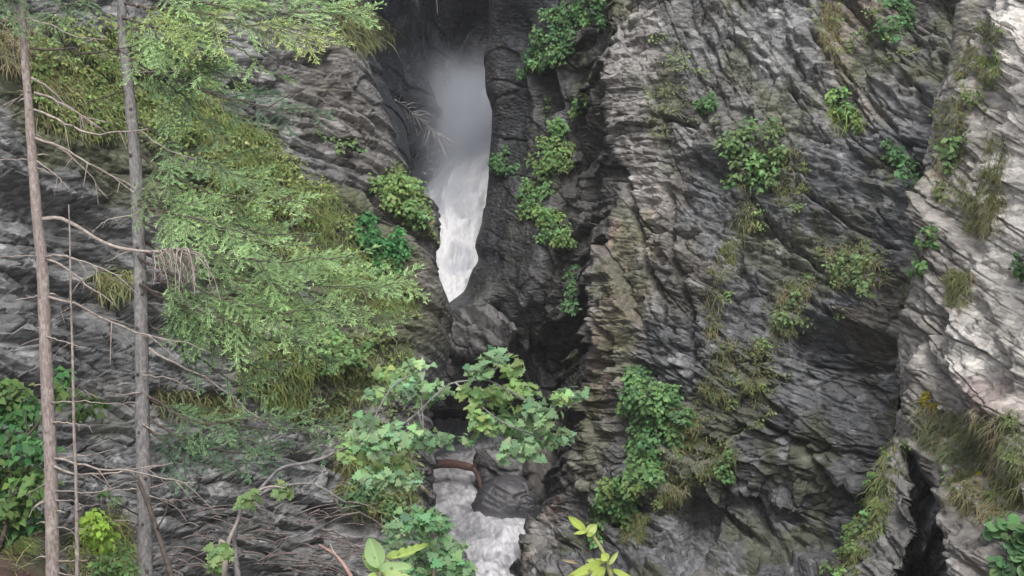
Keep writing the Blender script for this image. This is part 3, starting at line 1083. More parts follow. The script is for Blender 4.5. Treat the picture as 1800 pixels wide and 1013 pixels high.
lg = thing('fallen_log', 'reddish brown fallen log wedged across the narrow stream', 'log', at(745, 822, 44.2))
m = MB()
Pl = path([(715, 826), (755, 817), (800, 816), (836, 824)], 44.4, 43.6, 18)
m.tube(Pl, np.linspace(.17, .12, 18) * (1 + .08 * rng.standard_normal(18)), 10)
m.build('stem', M_LOG, lg)
m = MB()
m.tube(path([(834, 824), (842, 808), (856, 790)], 43.6, 43.2, 9), np.linspace(.10, .05, 9), 8)
m.build('branch', M_LOG, lg)
m = MB()
m.tube(path([(832, 822), (841, 838), (846, 862)], 43.6, 43.0, 9), np.linspace(.09, .05, 9), 8)
m.build('branch', M_LOG, lg)

# ------------------------------------------------------------------ spruces on the near bank


def px2m(p, d):
    return p / FPX * d


def trunk_path(pts, d):
    W = path(pts, d, d, 60)
    b = W[-1]
    k = nrm(W[-1] - W[-6])
    down = []
    for t in (.4, .9, 1.5, 2.4, 3.4, 4.6, 6):
        q = b + k * t
        down.append(q)
        if q[2] < bank_z(q[0], q[1]) - .15:
            break
    return np.vstack([W, down])


def dead_branch(tree, pts, d, r=.012, droop=True, mat=None, twigs=3, g=rng):
    m = MB()
    d1 = d - g.uniform(-.5, .6)
    n = 14
    P = path(pts, d, d1, n)
    ln = np.linalg.norm(P[-1] - P[0])
    P[1:-1] += g.standard_normal((n - 2, 3)) * .006 * max(.6, ln)
    m.tube(P, np.linspace(r, r * .35, n), 5)
    for _ in range(twigs):
        i = g.integers(4, n - 1)
        v = nrm(P[min(i + 1, n - 1)] - P[i - 1]) * .6 + g.standard_normal(3) * .5 + C3(0, -.1, -.25)
        L_ = ln * g.uniform(.12, .32)
        t = np.linspace(0, 1, 6)[:, None]
        m.tube(P[i] + nrm(v) * L_ * t + C3(0, 0, -.12) * L_ * t ** 2, np.linspace(r * .45, r * .2, 6), 4)
    return m.build('dead_branch', mat or M_TWIG, tree)


T1D, T2D, T3D = 14.0, 15.0, 13.2
p1 = [(36, -90), (40, 0), (41, 60), (46, 130), (50, 180), (55, 250), (61, 330), (67, 400), (73, 450), (77, 520), (80, 600), (83, 680), (87, 760), (90, 850), (93, 1013), (95, 1100)]
W1 = trunk_path(p1, T1D)
tr1 = thing('spruce_tree', 'nearer pale bare spruce trunk with many dead branches, at the left edge', 'tree', W1[-1], 'spruces on the near bank')
m = MB()
r1 = np.interp(np.arange(len(W1)), [0, 5, 30, 60, len(W1)], [4.6, 6.5, 10.5, 13.2, 14.5]) / FPX * T1D
m.tube(W1, r1 * (1 + .04 * rng.standard_normal(len(W1))), 14)
m.build('trunk', M_BARK1, tr1, True)
DB1 = [[(48, 33), (100, 48), (135, 65), (190, 70)], [(52, 85), (105, 87), (125, 83), (150, 95), (210, 85), (250, 76)], [(55, 137), (85, 155), (110, 180), (150, 205), (190, 215)],
       [(60, 163), (90, 172), (130, 195), (160, 215), (185, 233)], [(60, 193), (90, 205), (120, 220), (165, 235), (220, 233), (260, 227)],
       [(62, 243), (95, 255), (130, 280), (160, 310), (182, 342)], [(62, 243), (110, 260), (150, 285), (200, 310), (235, 338)], [(65, 283), (95, 305), (122, 332)],
       [(80, 452), (100, 448), (130, 455), (175, 470), (215, 485)], [(82, 455), (105, 465), (130, 480), (150, 500), (185, 522)],
       [(85, 522), (115, 530), (160, 550), (200, 570), (260, 590), (310, 598), (370, 620)], [(73, 449), (40, 450), (-20, 454)], [(76, 520), (60, 522), (26, 528)],
       [(80, 596), (62, 598), (27, 611)], [(82, 592), (110, 600), (150, 612)], [(50, 160), (30, 174), (-20, 196)], [(52, 192), (25, 202), (-20, 214)], [(56, 280), (30, 281), (-10, 280)],
       [(90, 708), (140, 706), (190, 709), (242, 708)], [(93, 742), (130, 745), (160, 750)], [(96, 806), (150, 801), (206, 789)],
       [(96, 806), (140, 815), (190, 827), (240, 830), (300, 844), (345, 848)], [(96, 820), (140, 835), (190, 832), (240, 824), (304, 814)],
       [(98, 863), (150, 866), (200, 857), (242, 845)], [(78, 852), (60, 862), (42, 872)], [(80, 878), (64, 888), (50, 910)], [(100, 928), (130, 930), (166, 926)],
       [(102, 987), (130, 986), (156, 984)], [(103, 1006), (125, 1012), (142, 1011)], [(98, 880), (125, 880), (150, 890), (178, 886)], [(45, 55), (30, 66), (24, 86), (30, 100)]]
for k, p in enumerate(DB1):
    dead_branch(tr1, p, T1D - .05, .0085 + .0055 * (len(p) > 4), mat=M_DTWIG if k == 1 else M_TWIG, twigs=2 + 2 * (len(p) > 4))
# the big dead bough ending in a broom of drooping twigs
m = MB()
Pb = path([(72, 386), (100, 383), (130, 395), (180, 425), (215, 437), (270, 443), (302, 440)], T1D, 13.8, 20)
m.tube(Pb, np.linspace(.022, .014, 20), 6)
for k in range(40):
    s_ = rng.uniform(0, 1)
    hx, hy = 268 + 60 * s_, 443 - 6 * math.sin(s_ * 3) + 3 * s_
    reach = rng.uniform(.3, 1)
    ex, ey = hx + 75 * reach * rng.uniform(-.25, 1), hy + (18 + 78 * rng.uniform() * reach)
    W_ = path([(hx, hy), (lerp(hx, ex, .45), hy - 3 + 8 * rng.uniform()), (lerp(hx, ex, .85), lerp(hy, ey, .5)), (ex, ey)], 13.8, 13.8 + rng.uniform(-.6, .6), 11)
    W_[1:] += np.cumsum(rng.standard_normal((10, 3)), 0) * .006
    m.tube(W_, np.linspace(.008, .003, 11), 4)
    for q in range(3):
        i_ = rng.integers(3, 9)
        v_ = nrm(W_[i_ + 1] - W_[i_]) + .7 * rng.standard_normal(3) + C3(0, 0, -.3)
        t_ = np.linspace(0, 1, 4)[:, None]
        m.tube(W_[i_] + nrm(v_) * rng.uniform(.06, .2) * t_, np.linspace(.004, .002, 4), 3)
m.build('dead_branch', M_TWIG, tr1)

p2 = [(212, -90), (214, 20), (216, 70), (220, 100), (229, 180), (236, 260), (241, 340), (244, 420), (247, 500), (249, 600), (250, 700), (252, 800), (254, 900), (256, 1013), (257, 1100)]
W2 = trunk_path(p2, T2D)
tr2 = thing('spruce_tree', 'grey spruce trunk carrying light green drooping boughs, second trunk from the left', 'tree', W2[-1], 'spruces on the near bank')
m = MB()
r2 = np.interp(np.arange(len(W2)), [0, 6, 20, 40, 60, len(W2)], [6.0, 8.0, 11.0, 12.5, 13.5, 14.5]) / FPX * T2D
m.tube(W2, r2 * (1 + .03 * rng.standard_normal(len(W2))), 16)
m.build('trunk', M_BARK2, tr2, True)
for i in (14, 18, 22, 26, 30, 33, 37, 42, 46, 50, 54):
    c = W2[i] + C3(rng.uniform(-.4, .5) * r2[i], -r2[i] * .9, 0)
    mk = MB()
    mk.tube(np.array([c + C3(0, .03, 0), c + C3(0, -.006, 0), c + C3(.004, -.02, -.006)]), [.022, .02, .008], 7)
    mk.build('knot', M_DTWIG, tr2)
DB2 = [[(244, 80), (300, 68), (345, 62)], [(236, 90), (290, 120), (340, 150), (380, 165), (450, 180), (520, 200)], [(236, 127), (285, 126), (330, 126)],
       [(220, 160), (180, 172), (140, 183)], [(248, 230), (275, 252), (310, 270), (345, 280)], [(232, 378), (195, 385), (160, 408)], [(247, 345), (290, 352), (345, 362)],
       [(250, 590), (300, 597), (372, 620)], [(262, 612), (290, 632), (330, 650), (380, 675), (420, 710), (462, 746)], [(262, 824), (300, 815), (345, 805)],
       [(264, 858), (300, 848), (340, 838), (372, 832)], [(262, 895), (280, 885), (292, 880)], [(242, 905), (215, 890), (190, 875)], [(242, 918), (210, 915), (180, 918)],
       [(250, 745), (285, 765), (330, 775)], [(262, 872), (310, 880), (350, 872)], [(240, 860), (200, 862), (150, 878)], [(236, 440), (215, 446), (190, 460)],
       [(250, 660), (290, 664), (350, 690)], [(246, 690), (220, 694), (190, 690)]]
for k, p in enumerate(DB2):
    dead_branch(tr2, p, T2D - .1, .009 + .006 * (len(p) > 4), mat=M_DTWIG if k in (0, 1, 3, 6, 12) else M_TWIG, twigs=3)


def bough(tree, pts, d0, d1, spread, colr, dens=1.0, start=.12, g=rng):
    d0 += .0
    P = path(pts, d0, d1, 60)
    ln = np.sum(np.linalg.norm(np.diff(P, axis=0), axis=1))
    mb, mn = MB(), MB()
    ww = np.cumsum(g.standard_normal(P.shape), 0) * .008
    P = P + ww - np.linspace(0, 1, len(P))[:, None] * ww[-1]
    mb.tube(P, np.linspace(.017, .005, len(P)), 5)
    axis = nrm(np.gradient(P, axis=0))
    pn = nrm(C3(g.normal(0, .15), -.44 + g.normal(0, .12), .9))
    spread = spread * 1.45
    nt_ = int(ln / .056 * dens)
    NP, NT, NN, NS, NC = [], [], [], [], []

    def needles(Q, tone, step=.019):
        L_ = np.sum(np.linalg.norm(np.diff(Q, axis=0), axis=1))
        k = max(3, int(L_ / step))
        f = np.linspace(0, len(Q) - 1.001, k)
        i = f.astype(int)
        p = Q[i] + (Q[i + 1] - Q[i]) * (f - i)[:, None]
        tdir = nrm(Q[i + 1] - Q[i])
        sd_ = nrm(np.cross(tdir, pn) + .3 * g.standard_normal((k, 3)))
        for sg_ in (-1, 1):
            dr = nrm(tdir * 1.0 + sd_ * sg_ * .62 + pn * g.uniform(-.1, .4, (k, 1)))
            NP.append(p)
            NT.append(dr)
            NN.append(np.broadcast_to(pn, p.shape) + .35 * g.standard_normal(p.shape))
            NS.append(g.uniform(.028, .048, k))
            c = np.asarray(colr) * (tone * (.8 + .5 * np.linspace(0, 1, k) ** 2))[:, None]
            NC.append(c * (1 + .16 * g.standard_normal((k, 1))))
    for k in range(nt_):
        s_ = start + (1 - start) * (k + g.uniform()) / nt_
        if g.uniform() < .18 + .3 * (vn(np.array([[s_ * 7, ln, d0]]), 1, 3)[0] > .1):
            continue
        i = min(int(s_ * 59), 58)
        sg_ = 1 if k % 2 else -1
        env = spread * (.35 + .75 * math.sin(math.pi * min(1, s_ * .8 + .18))) * g.uniform(.55, 1.15)
        side = nrm(np.cross(axis[i], pn)) * sg_
        dr = nrm(side * .85 + axis[i] * .75 + g.standard_normal(3) * .16)
        t = np.linspace(0, 1, 7)[:, None]
        Q = P[i] + dr * env * t + C3(0, -.05, -.13) * env * t ** 2 + axis[i] * .12 * env * t ** 2
        mb.tube(Q, np.linspace(.006, .002, 7), 3, cap=False)
        tone = g.uniform(.6, 1.35)
        needles(Q, tone)
        ns = int(env / .045)
        for q in range(1, ns):
            u = q / ns * 6
            j = min(int(u), 5)
            b0 = Q[j] + (Q[j + 1] - Q[j]) * (u - j)
            sl = env * .42 * (1 - .65 * q / ns) * g.uniform(.6, 1.2)
            td = nrm(Q[j + 1] - Q[j])
            sv = nrm(np.cross(td, pn)) * (1 if (q + k) % 2 else -1)
            d2 = nrm(td * .8 + sv * .75 + g.standard_normal(3) * .15)
            tt = np.linspace(0, 1, 4)[:, None]
            Q2 = b0 + d2 * sl * tt + C3(0, 0, -.1) * sl * tt ** 2
            needles(Q2, tone * g.uniform(.85, 1.2))
    needles(P[int(60 * start):], 1.0)
    b = mb.build('bough', M_DTWIG, tree)
    NS_ = np.concatenate(NS)
    mn.inst(NEEDLE, np.concatenate(NP), np.concatenate(NT), np.concatenate(NN), NS_, np.clip(np.concatenate(NC), .01, .6), NS_ * .25)
    mn.build('needles', M_NEEDLE, b)


GL, GM, GD = (.235, .36, .155), (.17, .275, .13), (.09, .16, .095)
GY = (.30, .39, .14)
BO = [([(215, -25), (330, 0), (480, 14), (655, 26)], 15, 14.6, .42, GL), ([(215, 5), (330, 25), (460, 50), (590, 76)], 15, 14.3, .45, GY),
      ([(218, 48), (300, 60), (400, 85), (470, 128)], 15, 14.6, .5, GL), ([(222, 85), (300, 110), (380, 135), (440, 160)], 15, 14.8, .34, GL),
      ([(230, 120), (330, 150), (450, 182), (584, 207)], 15, 14.2, .36, GD), ([(214, -15), (160, 5), (110, 20), (60, 50)], 15, 14.6, .3, GM),
      ([(212, -40), (300, -30), (420, -14), (560, 8)], 15, 15.3, .45, GM), ([(230, 215), (310, 250), (400, 300), (460, 345)], 15.1, 14.6, .42, GM),
      ([(236, 270), (330, 320), (430, 350), (535, 360)], 15, 14.5, .42, GL), ([(240, 340), (340, 395), (440, 420), (560, 412)], 15.2, 14.8, .40, GM),
      ([(243, 390), (360, 440), (500, 460), (650, 445)], 15, 14.2, .42, GL), ([(244, 420), (380, 490), (540, 500), (722, 494)], 15.2, 14.3, .44, GL),
      ([(247, 470), (380, 535), (520, 555), (705, 566)], 15, 14.5, .40, GL), ([(248, 530), (370, 590), (480, 600), (600, 640)], 15.2, 14.7, .36, GM),
      ([(250, 690), (350, 730), (450, 735), (575, 715)], 15, 14.4, .34, GM), ([(250, 720), (340, 780), (450, 800), (560, 790)], 15, 14.6, .36, GD),
      ([(250, 745), (330, 800), (400, 815), (470, 812)], 15, 14.5, .3, GD), ([(247, 505), (350, 560), (440, 640), (500, 655)], 15.3, 14.9, .32, GM)]
BO += [([(236, 300), (320, 330), (420, 390), (500, 420)], 15.3, 15.0, .36, GL), ([(243, 440), (330, 470), (470, 470), (610, 470)], 15.3, 15.0, .36, GM),
       ([(246, 500), (340, 540), (440, 575), (560, 600)], 14.9, 14.2, .36, GL), ([(240, 360), (320, 380), (400, 400), (520, 440)], 14.8, 14.0, .34, GL),
       ([(245, 450), (350, 500), (470, 540), (640, 540)], 14.9, 14.1, .36, GL), ([(222, 100), (270, 130), (330, 190), (380, 240)], 15, 14.6, .36, GM),
       ([(216, 30), (260, 50), (320, 90), (360, 140)], 14.9, 14.2, .36, GL), ([(214, -60), (300, -50), (480, -36), (620, 2)], 15, 15.0, .4, GL),
       ([(250, 700), (380, 745), (520, 760), (660, 745)], 15.1, 14.8, .3, GM), ([(248, 560), (340, 620), (420, 680), (480, 700)], 15.1, 14.8, .3, GM)]
for b_ in BO:
    bough(tr2, *b_, dens=.56)
# boughs that enter at the top left from the pale trunk
bough(tr1, [(38, -60), (20, -20), (0, 5), (-40, 30)], 14, 13.8, .3, GM)

for tr_, W_, rr_, mt_ in ((tr1, W1, r1, M_TWIG), (tr2, W2, r2, M_DTWIG)):
    for i in rng.choice(np.arange(8, 58), 14, replace=False):
        sgn = rng.choice([-1, 1])
        v = nrm(C3(sgn, rng.normal(-.2, .5), rng.normal(-.05, .25)))
        mk = MB()
        l_ = rng.uniform(.05, .16)
        b_ = W_[i] + v * rr_[i] * .8
        mk.tube(np.array([b_, b_ + v * l_ * .5 + C3(0, 0, .008), b_ + v * l_ + C3(0, 0, -.01)]), [.010, .007, .003], 5)
        mk.build('branch_stub', mt_, tr_)

p3 = [(121, 360), (123, 430), (124, 500), (128, 640), (130, 750), (134, 850), (136, 1013), (137, 1090)]
W3 = trunk_path(p3, T3D)
tr3 = thing('spruce_tree', 'thin dead sapling pole standing between the two spruce trunks', 'tree', W3[-1], 'spruces on the near bank')
m = MB()
m.tube(W3, np.interp(np.arange(len(W3)), [0, 60, len(W3)], [1.2, 4.2, 4.6]) / FPX * T3D, 8)
m.build('trunk', M_BARK1, tr3, True)
for p in [[(125, 540), (110, 548), (96, 556)], [(127, 602), (105, 615), (88, 640)], [(129, 700), (150, 688), (170, 700)], [(131, 780), (112, 790), (98, 800)],
          [(133, 838), (150, 842), (172, 850)], [(135, 900), (150, 888), (160, 870)], [(124, 490), (140, 496), (152, 506)], [(135, 960), (118, 962), (104, 972)]]:
    dead_branch(tr3, p, T3D, .006, twigs=2)
st = thing('dead_stick', 'dark dead stick leaning down past the grey spruce trunk', 'stick', at(302, 1018, 14.2))
m = MB()
Ws = path([(240, 838), (262, 890), (283, 955), (304, 1020), (325, 1090)], 14.6, 14.0, 20)
m.tube(np.vstack([Ws, [Ws[-1] + C3(.12, -.1, -1.2)], [Ws[-1] + C3(.2, -.2, -3.2)]]), np.concatenate([np.linspace(.022, .034, 20), [.036, .04]]), 7)
m.build('stem', M_DTWIG, st)
m = MB()
m.tube(path([(276, 930), (292, 900), (296, 880)], 14.3, 14.2, 6), np.linspace(.012, .005, 6), 5)
m.build('twig', M_DTWIG, st)

# ------------------------------------------------------------------ leafy plants


def ball(n, g):
    v = nrm(g.standard_normal((n, 3)))
    return v * (g.uniform(0, 1, n) ** .45)[:, None]


def leaf_clump(m, c, r, n, size, col, tpl, g, flat=(1, .7, 1), face=.45, droop=.35):
    q = ball(n, g)
    P = c + q * r * C3(*flat)
    N = nrm(C3(0, -face, .75) + .45 * q + .38 * g.standard_normal((n, 3)))
    a = g.uniform(0, 2 * np.pi, n)
    T = np.stack([np.cos(a), -.35 - .4 * np.abs(np.sin(a)), -droop + .35 * g.standard_normal(n)], -1) + .5 * q
    T = nrm(T - N * np.sum(T * N, -1, keepdims=True))
    m.inst(tpl, P, T, N, size * g.uniform(.55, 1.25, n), jcol(col, n, .22, .1, g))


SHRUBS = 'leafy shrubs growing on the rock walls'


def cliff_shrub(label, spots, size, col, dens=1.0, seed=0, cat='shrub', tpl=LEAF, name='cliff_shrub', group=SHRUBS, bulge=.35, off=.25, col2=None):
    g = np.random.default_rng(1000 + seed)
    s0 = spots[0]
    lx, ly = spots[-1][0], spots[-1][1]
    root = at(lx, ly, surf(lx, ly) - .02)
    t = thing(name, label, cat, root, group)
    m, st_ = MB(), MB()
    sx_ = np.array([(q[0], q[1]) for q in spots], float)
    f_ = np.linspace(0, len(sx_) - 1, len(sx_) * 4 + 2)
    rx_, ry_ = np.interp(f_, range(len(sx_)), sx_[:, 0]), np.interp(f_, range(len(sx_)), sx_[:, 1])
    rd_ = surf(rx_, ry_)
    rd_ = np.minimum(rd_, np.median(rd_) + .6) - .05
    run = at(rx_, ry_, rd_)
    st_.tube(run, .02, 5)
    for (x, y, r) in spots:
        r = r * 1.22
        k = max(3, int(r / 5))
        for _ in range(k):
            ax, ay = x + g.normal(0, r * .42), y + g.normal(0, r * .42)
            d = float(surf(ax, ay))
            rad = px2m(r * g.uniform(.34, .62), d)
            c = at(ax, ay, d - off * g.uniform(.3, 1.2))
            n = int(dens * 20 * (rad / size) ** 2) + 5
            cc = np.asarray(col) * g.uniform(.75, 1.3) if col2 is None or g.uniform() < .6 else np.asarray(col2) * g.uniform(.8, 1.25)
            leaf_clump(m, c, rad, n, size, cc, tpl, g, (1, bulge / max(rad, .1) if rad > bulge else 1, 1))
            j = int(np.argmin(np.linalg.norm(run - c, axis=1)))
            q = np.linspace(0, 1, 5)[:, None]
            st_.tube(run[j] + (c - run[j]) * q + C3(0, -.12, 0) * q * (1 - q) * 2, np.linspace(.014, .006, 5), 4)
    m.build('foliage', M_LEAF, t)
    st_.build('stem', M_DTWIG, t)
    return t


G1, G2, G3, G4 = (.145, .265, .10), (.095, .19, .08), (.19, .29, .10), (.14, .21, .09)
cliff_shrub('leafy shrub strip at the top of the dark wall, right of the gorge mouth', [(1040, 5, 26), (1015, 30, 30), (990, 50, 30), (965, 75, 28), (945, 105, 24), (935, 130, 16)], .15, G2, 1.0, 1, col2=G1)
cliff_shrub('long creeping shrub trailing down the ledge beside the lit rock pillar', [(1022, 165, 16), (1010, 190, 20), (995, 230, 24), (975, 270, 26), (955, 300, 28), (935, 335, 28), (940, 370, 28), (965, 395, 26), (990, 418, 26)], .15, G1, 1.0, 2, col2=G3)
cliff_shrub('small round shrub alone on the dark wall edge, beside the white water', [(890, 285, 22), (885, 262, 10), (898, 300, 12)], .13, G2, 1.0, 3)
cliff_shrub('faint green shrub low on the dark wall, under the long creeping one', [(1005, 500, 22), (1000, 540, 18), (1010, 470, 12)], .12, G2, .6, 4)
cliff_shrub('dense bright green shrub spilling down the foot of the rock pillar, upper of two', [(1120, 665, 26), (1135, 690, 34), (1165, 720, 38), (1150, 750, 38), (1185, 760, 28), (1115, 710, 26), (1130, 770, 26), (1195, 735, 20)], .15, G1, 1.1, 5, col2=G2)
cliff_shrub('dense bright green shrub above the stream bend, lower of the two on the pillar foot', [(1130, 810, 30), (1110, 840, 32), (1090, 870, 32), (1075, 905, 30), (1065, 935, 24), (1140, 840, 24), (1105, 905, 26)], .15, G1, 1.1, 6, col2=G3)
cliff_shrub('bright tufted plant with broad leaves, high on the broken grey face', [(1475, 180, 22), (1490, 195, 24), (1500, 210, 16)], .16, G3, .9, 7, col2=G1)
cliff_shrub('mid green bush in the middle of the grey face, beside the grassy vein', [(1295, 250, 28), (1325, 265, 34), (1350, 290, 32), (1315, 305, 28), (1285, 290, 20)], .15, G1, .8, 8, col2=G4)
cliff_shrub('small dark shrub high on the pale scaly rock, right of the pillar top', [(1245, 172, 20), (1235, 190, 14)], .13, G2, .8, 9)
cliff_shrub('dark sparse shrub clinging above the striped ledges of the grey face', [(1490, 455, 26), (1520, 475, 24), (1475, 475, 16)], .13, G4, .6, 10)
cliff_shrub('scrubby little plant among the ledges, left of the dark sparse shrub', [(1385, 535, 22), (1370, 555, 20), (1400, 515, 14)], .12, G4, .6, 11)
cliff_shrub('dark leaved shrub in the corner between grey face and buttress', [(1585, 280, 24), (1600, 300, 22), (1570, 260, 16)], .15, G2, .7, 12)
cliff_shrub('dark shrub at the top edge, above the corner by the buttress', [(1575, 10, 26), (1590, 30, 26), (1560, 60, 20)], .15, G2, .7, 13)
cliff_shrub('narrow strip of fresh leaves down the crack beside the buttress', [(1632, 405, 12), (1628, 430, 14), (1618, 460, 14), (1610, 480, 10)], .13, G1, .9, 14)
cliff_shrub('broad leaved plant on the rim of the buttress, above the grass streak', [(1668, 240, 16), (1660, 265, 18), (1672, 285, 16)], .16, G4, .8, 15, col2=G1)
cliff_shrub('dark shrub against the pale rock at the right edge of the picture', [(1790, 455, 18), (1796, 480, 16)], .12, G2, .9, 16)
cliff_shrub('long fern strip climbing the left side of the rock column by the cave', [(1530, 850, 12), (1520, 880, 16), (1505, 915, 20), (1492, 945, 22), (1480, 975, 22), (1470, 1005, 20)], .12, G3, .9, 17, col2=G1)
cliff_shrub('small green tuft on the stepped rock, above the triangular loose block', [(1268, 825, 18), (1280, 840, 14)], .13, G1, .7, 18)
cliff_shrub('bright yellow green shrub on the corner of the mossy cliff beside the white water', [(690, 320, 26), (705, 345, 30), (730, 370, 26), (672, 352, 22)], .13, G3, 1.0, 19, col2=G1)
cliff_shrub('vivid green creeper patch just below the mossy cliff corner', [(640, 412, 24), (668, 420, 28), (690, 440, 26), (660, 445, 24), (700, 410, 18)], .12, (.075, .22, .075), 1.1, 20)
cliff_shrub('pale leafy shrub hanging under the spruce boughs, in the middle of the left cliff', [(590, 600, 26), (615, 620, 28), (575, 625, 22), (640, 612, 18)], .13, G1, .8, 21, col2=G3)
cliff_shrub('dark leafy patch left of the gorge corner, low on the cliff under the maple', [(650, 880, 28), (690, 900, 28), (640, 850, 22)], .12, G2, .6, 22, col2=G4)
cliff_shrub('thin pale creeper on the brown cliff flank, above the grassy ledge', [(600, 250, 20), (620, 262, 16), (575, 240, 14)], .12, G4, .6, 23)
cliff_shrub('small fern clump on the dark wall, between the two strips of shrubs', [(950, 165, 14), (958, 190, 12)], .12, G4, .5, 24)

bb = cliff_shrub('round leaved butterbur clump at the right edge, under the hanging grass', [(1762, 918, 16), (1785, 940, 20), (1792, 975, 18), (1775, 1000, 22)], .19, (.10, .20, .085), .5, 30, 'plant', ROUND, 'butterbur', None)
ms = cliff_shrub('yellow moss cushion on the ledge above the hanging grass of the buttress', [(1632, 694, 11), (1640, 712, 10), (1622, 706, 8)], .05, (.25, .22, .03), 2.2, 31, 'moss', LEAF, 'moss_cushion', None, .15, .06)

# ------------------------------------------------------------------ grass


def grass_patch(name, label, polys, n, ln, col, seed, kind='stuff', cat='grass', group=None, wid=.016, hang=.75, col2=None):
    g = np.random.default_rng(2000 + seed)
    m = MB()
    for pl in polys:
        pl = np.asarray(pl, float)
        lo, hi = pl.min(0), pl.max(0)
        a = np.column_stack([g.uniform(lo[0], hi[0], n * 4), g.uniform(lo[1], hi[1], n * 4)])
        cl = g.uniform(lo, hi, (max(8, n // 28), 2))
        pick = g.integers(0, len(cl), n * 4)
        a = np.where((g.uniform(size=n * 4) < .7)[:, None], cl[pick] + g.normal(0, 7, (n * 4, 2)), a)
        k = poly_mask(a[:, 0], a[:, 1], pl, 12) > g.uniform(.2, .8, n * 4)
        a = a[k][:n]
        if not len(a):
            continue
        d = surf(a[:, 0], a[:, 1])
        P = at(a[:, 0], a[:, 1], d - .02)
        q = len(a)
        T = nrm(np.stack([g.normal(0, .55, q), -g.uniform(.15, 1.0, q), g.normal(.3 - hang, .6, q)], -1))
        N = nrm(np.stack([g.normal(0, .3, q), -.5 + g.normal(0, .2, q), 1 + 0 * d], -1))
        N = nrm(N - T * np.sum(N * T, -1, keepdims=True))
        S_ = ln * g.uniform(.45, 1.3, q)
        c = jcol(col, q, .22, .12, g)
        if col2 is not None:
            w_ = sst(-.1, .35, fbm(P, .9, 2, seed))[:, None] * g.uniform(.3, 1, (q, 1))
            c = lerp(c, jcol(col2, q, .2, .1, g), w_)
        m.inst(BLADE, P, T, N, S_, c, wid * g.uniform(.7, 1.4, q))
    o = m.build(name, M_GRASS)
    return tag(o, label, cat, group, kind)


OL, TAN, LG = (.19, .205, .09), (.29, .24, .15), (.20, .255, .085)
grass_patch('grass', 'green hanging grass covering the sloping ledges of the left cliff', [
    [(60, 40), (330, 80), (420, 200), (380, 260), (250, 230), (120, 240), (60, 160)],
    [(330, 180), (470, 230), (560, 310), (620, 380), (690, 460), (740, 520), (720, 560), (600, 520), (480, 430), (380, 330)]], 8000, .27, LG, 1, col2=OL, wid=.014)
grass_patch('grass', 'long pale drooping grass under the middle spruce boughs of the left cliff', [
    [(370, 520), (470, 560), (640, 590), (720, 600), (735, 680), (640, 720), (540, 740), (440, 690), (370, 610)]], 3400, .30, LG, 2, col2=OL, wid=.013)
grass_patch('grass', 'patchy grass at the foot of the left cliff beside the stream', [[(600, 740), (720, 760), (740, 880), (660, 930), (590, 860)], [(700, 60), (640, 90), (590, 60), (600, 0), (632, 0)]], 1500, .38, OL, 3, wid=.02)
grass_patch('grass', 'thin grass on the rock ledges behind the pale spruce trunk', [[(60, 120), (230, 130), (230, 250), (60, 230)], [(0, 30), (60, 30), (60, 120), (0, 110)], [(270, 680), (420, 700), (420, 740), (280, 730)]], 900, .35, OL, 4, col2=TAN)
grass_patch('grass', 'olive grass vein running down the seams of the grey rock face', [
    [(1360, 200), (1420, 260), (1420, 350), (1330, 360), (1300, 420), (1290, 340)], [(1290, 380), (1330, 380), (1280, 480), (1260, 600), (1235, 600), (1245, 480)],
    [(1230, 600), (1370, 580), (1390, 620), (1330, 690), (1360, 720), (1280, 720), (1225, 680)], [(1440, 0), (1480, 0), (1480, 110), (1440, 80)],
    [(1380, 490), (1430, 500), (1390, 590), (1350, 580)], [(1440, 430), (1540, 430), (1560, 500), (1480, 510)]], 900, .24, OL, 5, col2=TAN, wid=.012)
grass_patch('grass', 'tufts of olive grass round the triangular loose block of the lower face', [
    [(1190, 770), (1290, 760), (1300, 850), (1240, 840), (1190, 900), (1150, 900), (1145, 850)], [(1180, 720), (1230, 700), (1230, 780), (1190, 790)], [(1090, 900), (1140, 900), (1130, 950), (1090, 950)]], 800, .25, OL, 6, col2=TAN, wid=.012)
grass_patch('grass', 'long hanging grass curtain on the buttress ledge above the cave', [
    [(1600, 705), (1700, 720), (1795, 740), (1800, 810), (1720, 820), (1650, 800), (1610, 775)]], 3600, .33, (.17, .195, .10), 7, col2=TAN, wid=.011, hang=.75)
grass_patch('grass', 'second curtain of dry grass right of the cave, under the upper one', [
    [(1680, 820), (1800, 815), (1800, 900), (1730, 915), (1665, 880)]], 2600, .30, (.17, .19, .085), 8, col2=TAN, wid=.011, hang=.75)
grass_patch('grass', 'dry grass streaks on the upper buttress', [
    [(1690, 60), (1760, 20), (1760, 120), (1700, 180), (1670, 180)], [(1640, 170), (1690, 180), (1700, 340), (1640, 360)], [(1735, 230), (1770, 240), (1750, 360), (1720, 340)], [(1690, 330), (1770, 350), (1740, 420), (1690, 400)], [(1660, 470), (1710, 480), (1700, 540), (1665, 540)]], 750, .26, OL, 9, col2=TAN, wid=.011, hang=.8)
grass_patch('grass', 'grass fringe down the left side of the cave column', [
    [(1560, 770), (1586, 780), (1578, 850), (1545, 930), (1500, 1013), (1470, 1013), (1530, 850)]], 900, .32, OL, 10, col2=LG, wid=.016)
grass_patch('grass_tuft', 'bright hanging grass tuft on bare rock between the two spruce trunks', [[(168, 478), (235, 470), (236, 500), (200, 520), (175, 505)]], 420, .42, OL, 11, 'thing', 'grass tuft', 'grass tufts rooted in the rock', hang=1.0, wid=.02)
grass_patch('grass_tuft', 'wispy tuft of grass below the broad leaved plant on the grey face', [[(1455, 170), (1500, 190), (1500, 220), (1465, 225)]], 260, .42, LG, 12, 'thing', 'grass tuft', 'grass tufts rooted in the rock', hang=1.0, wid=.018)
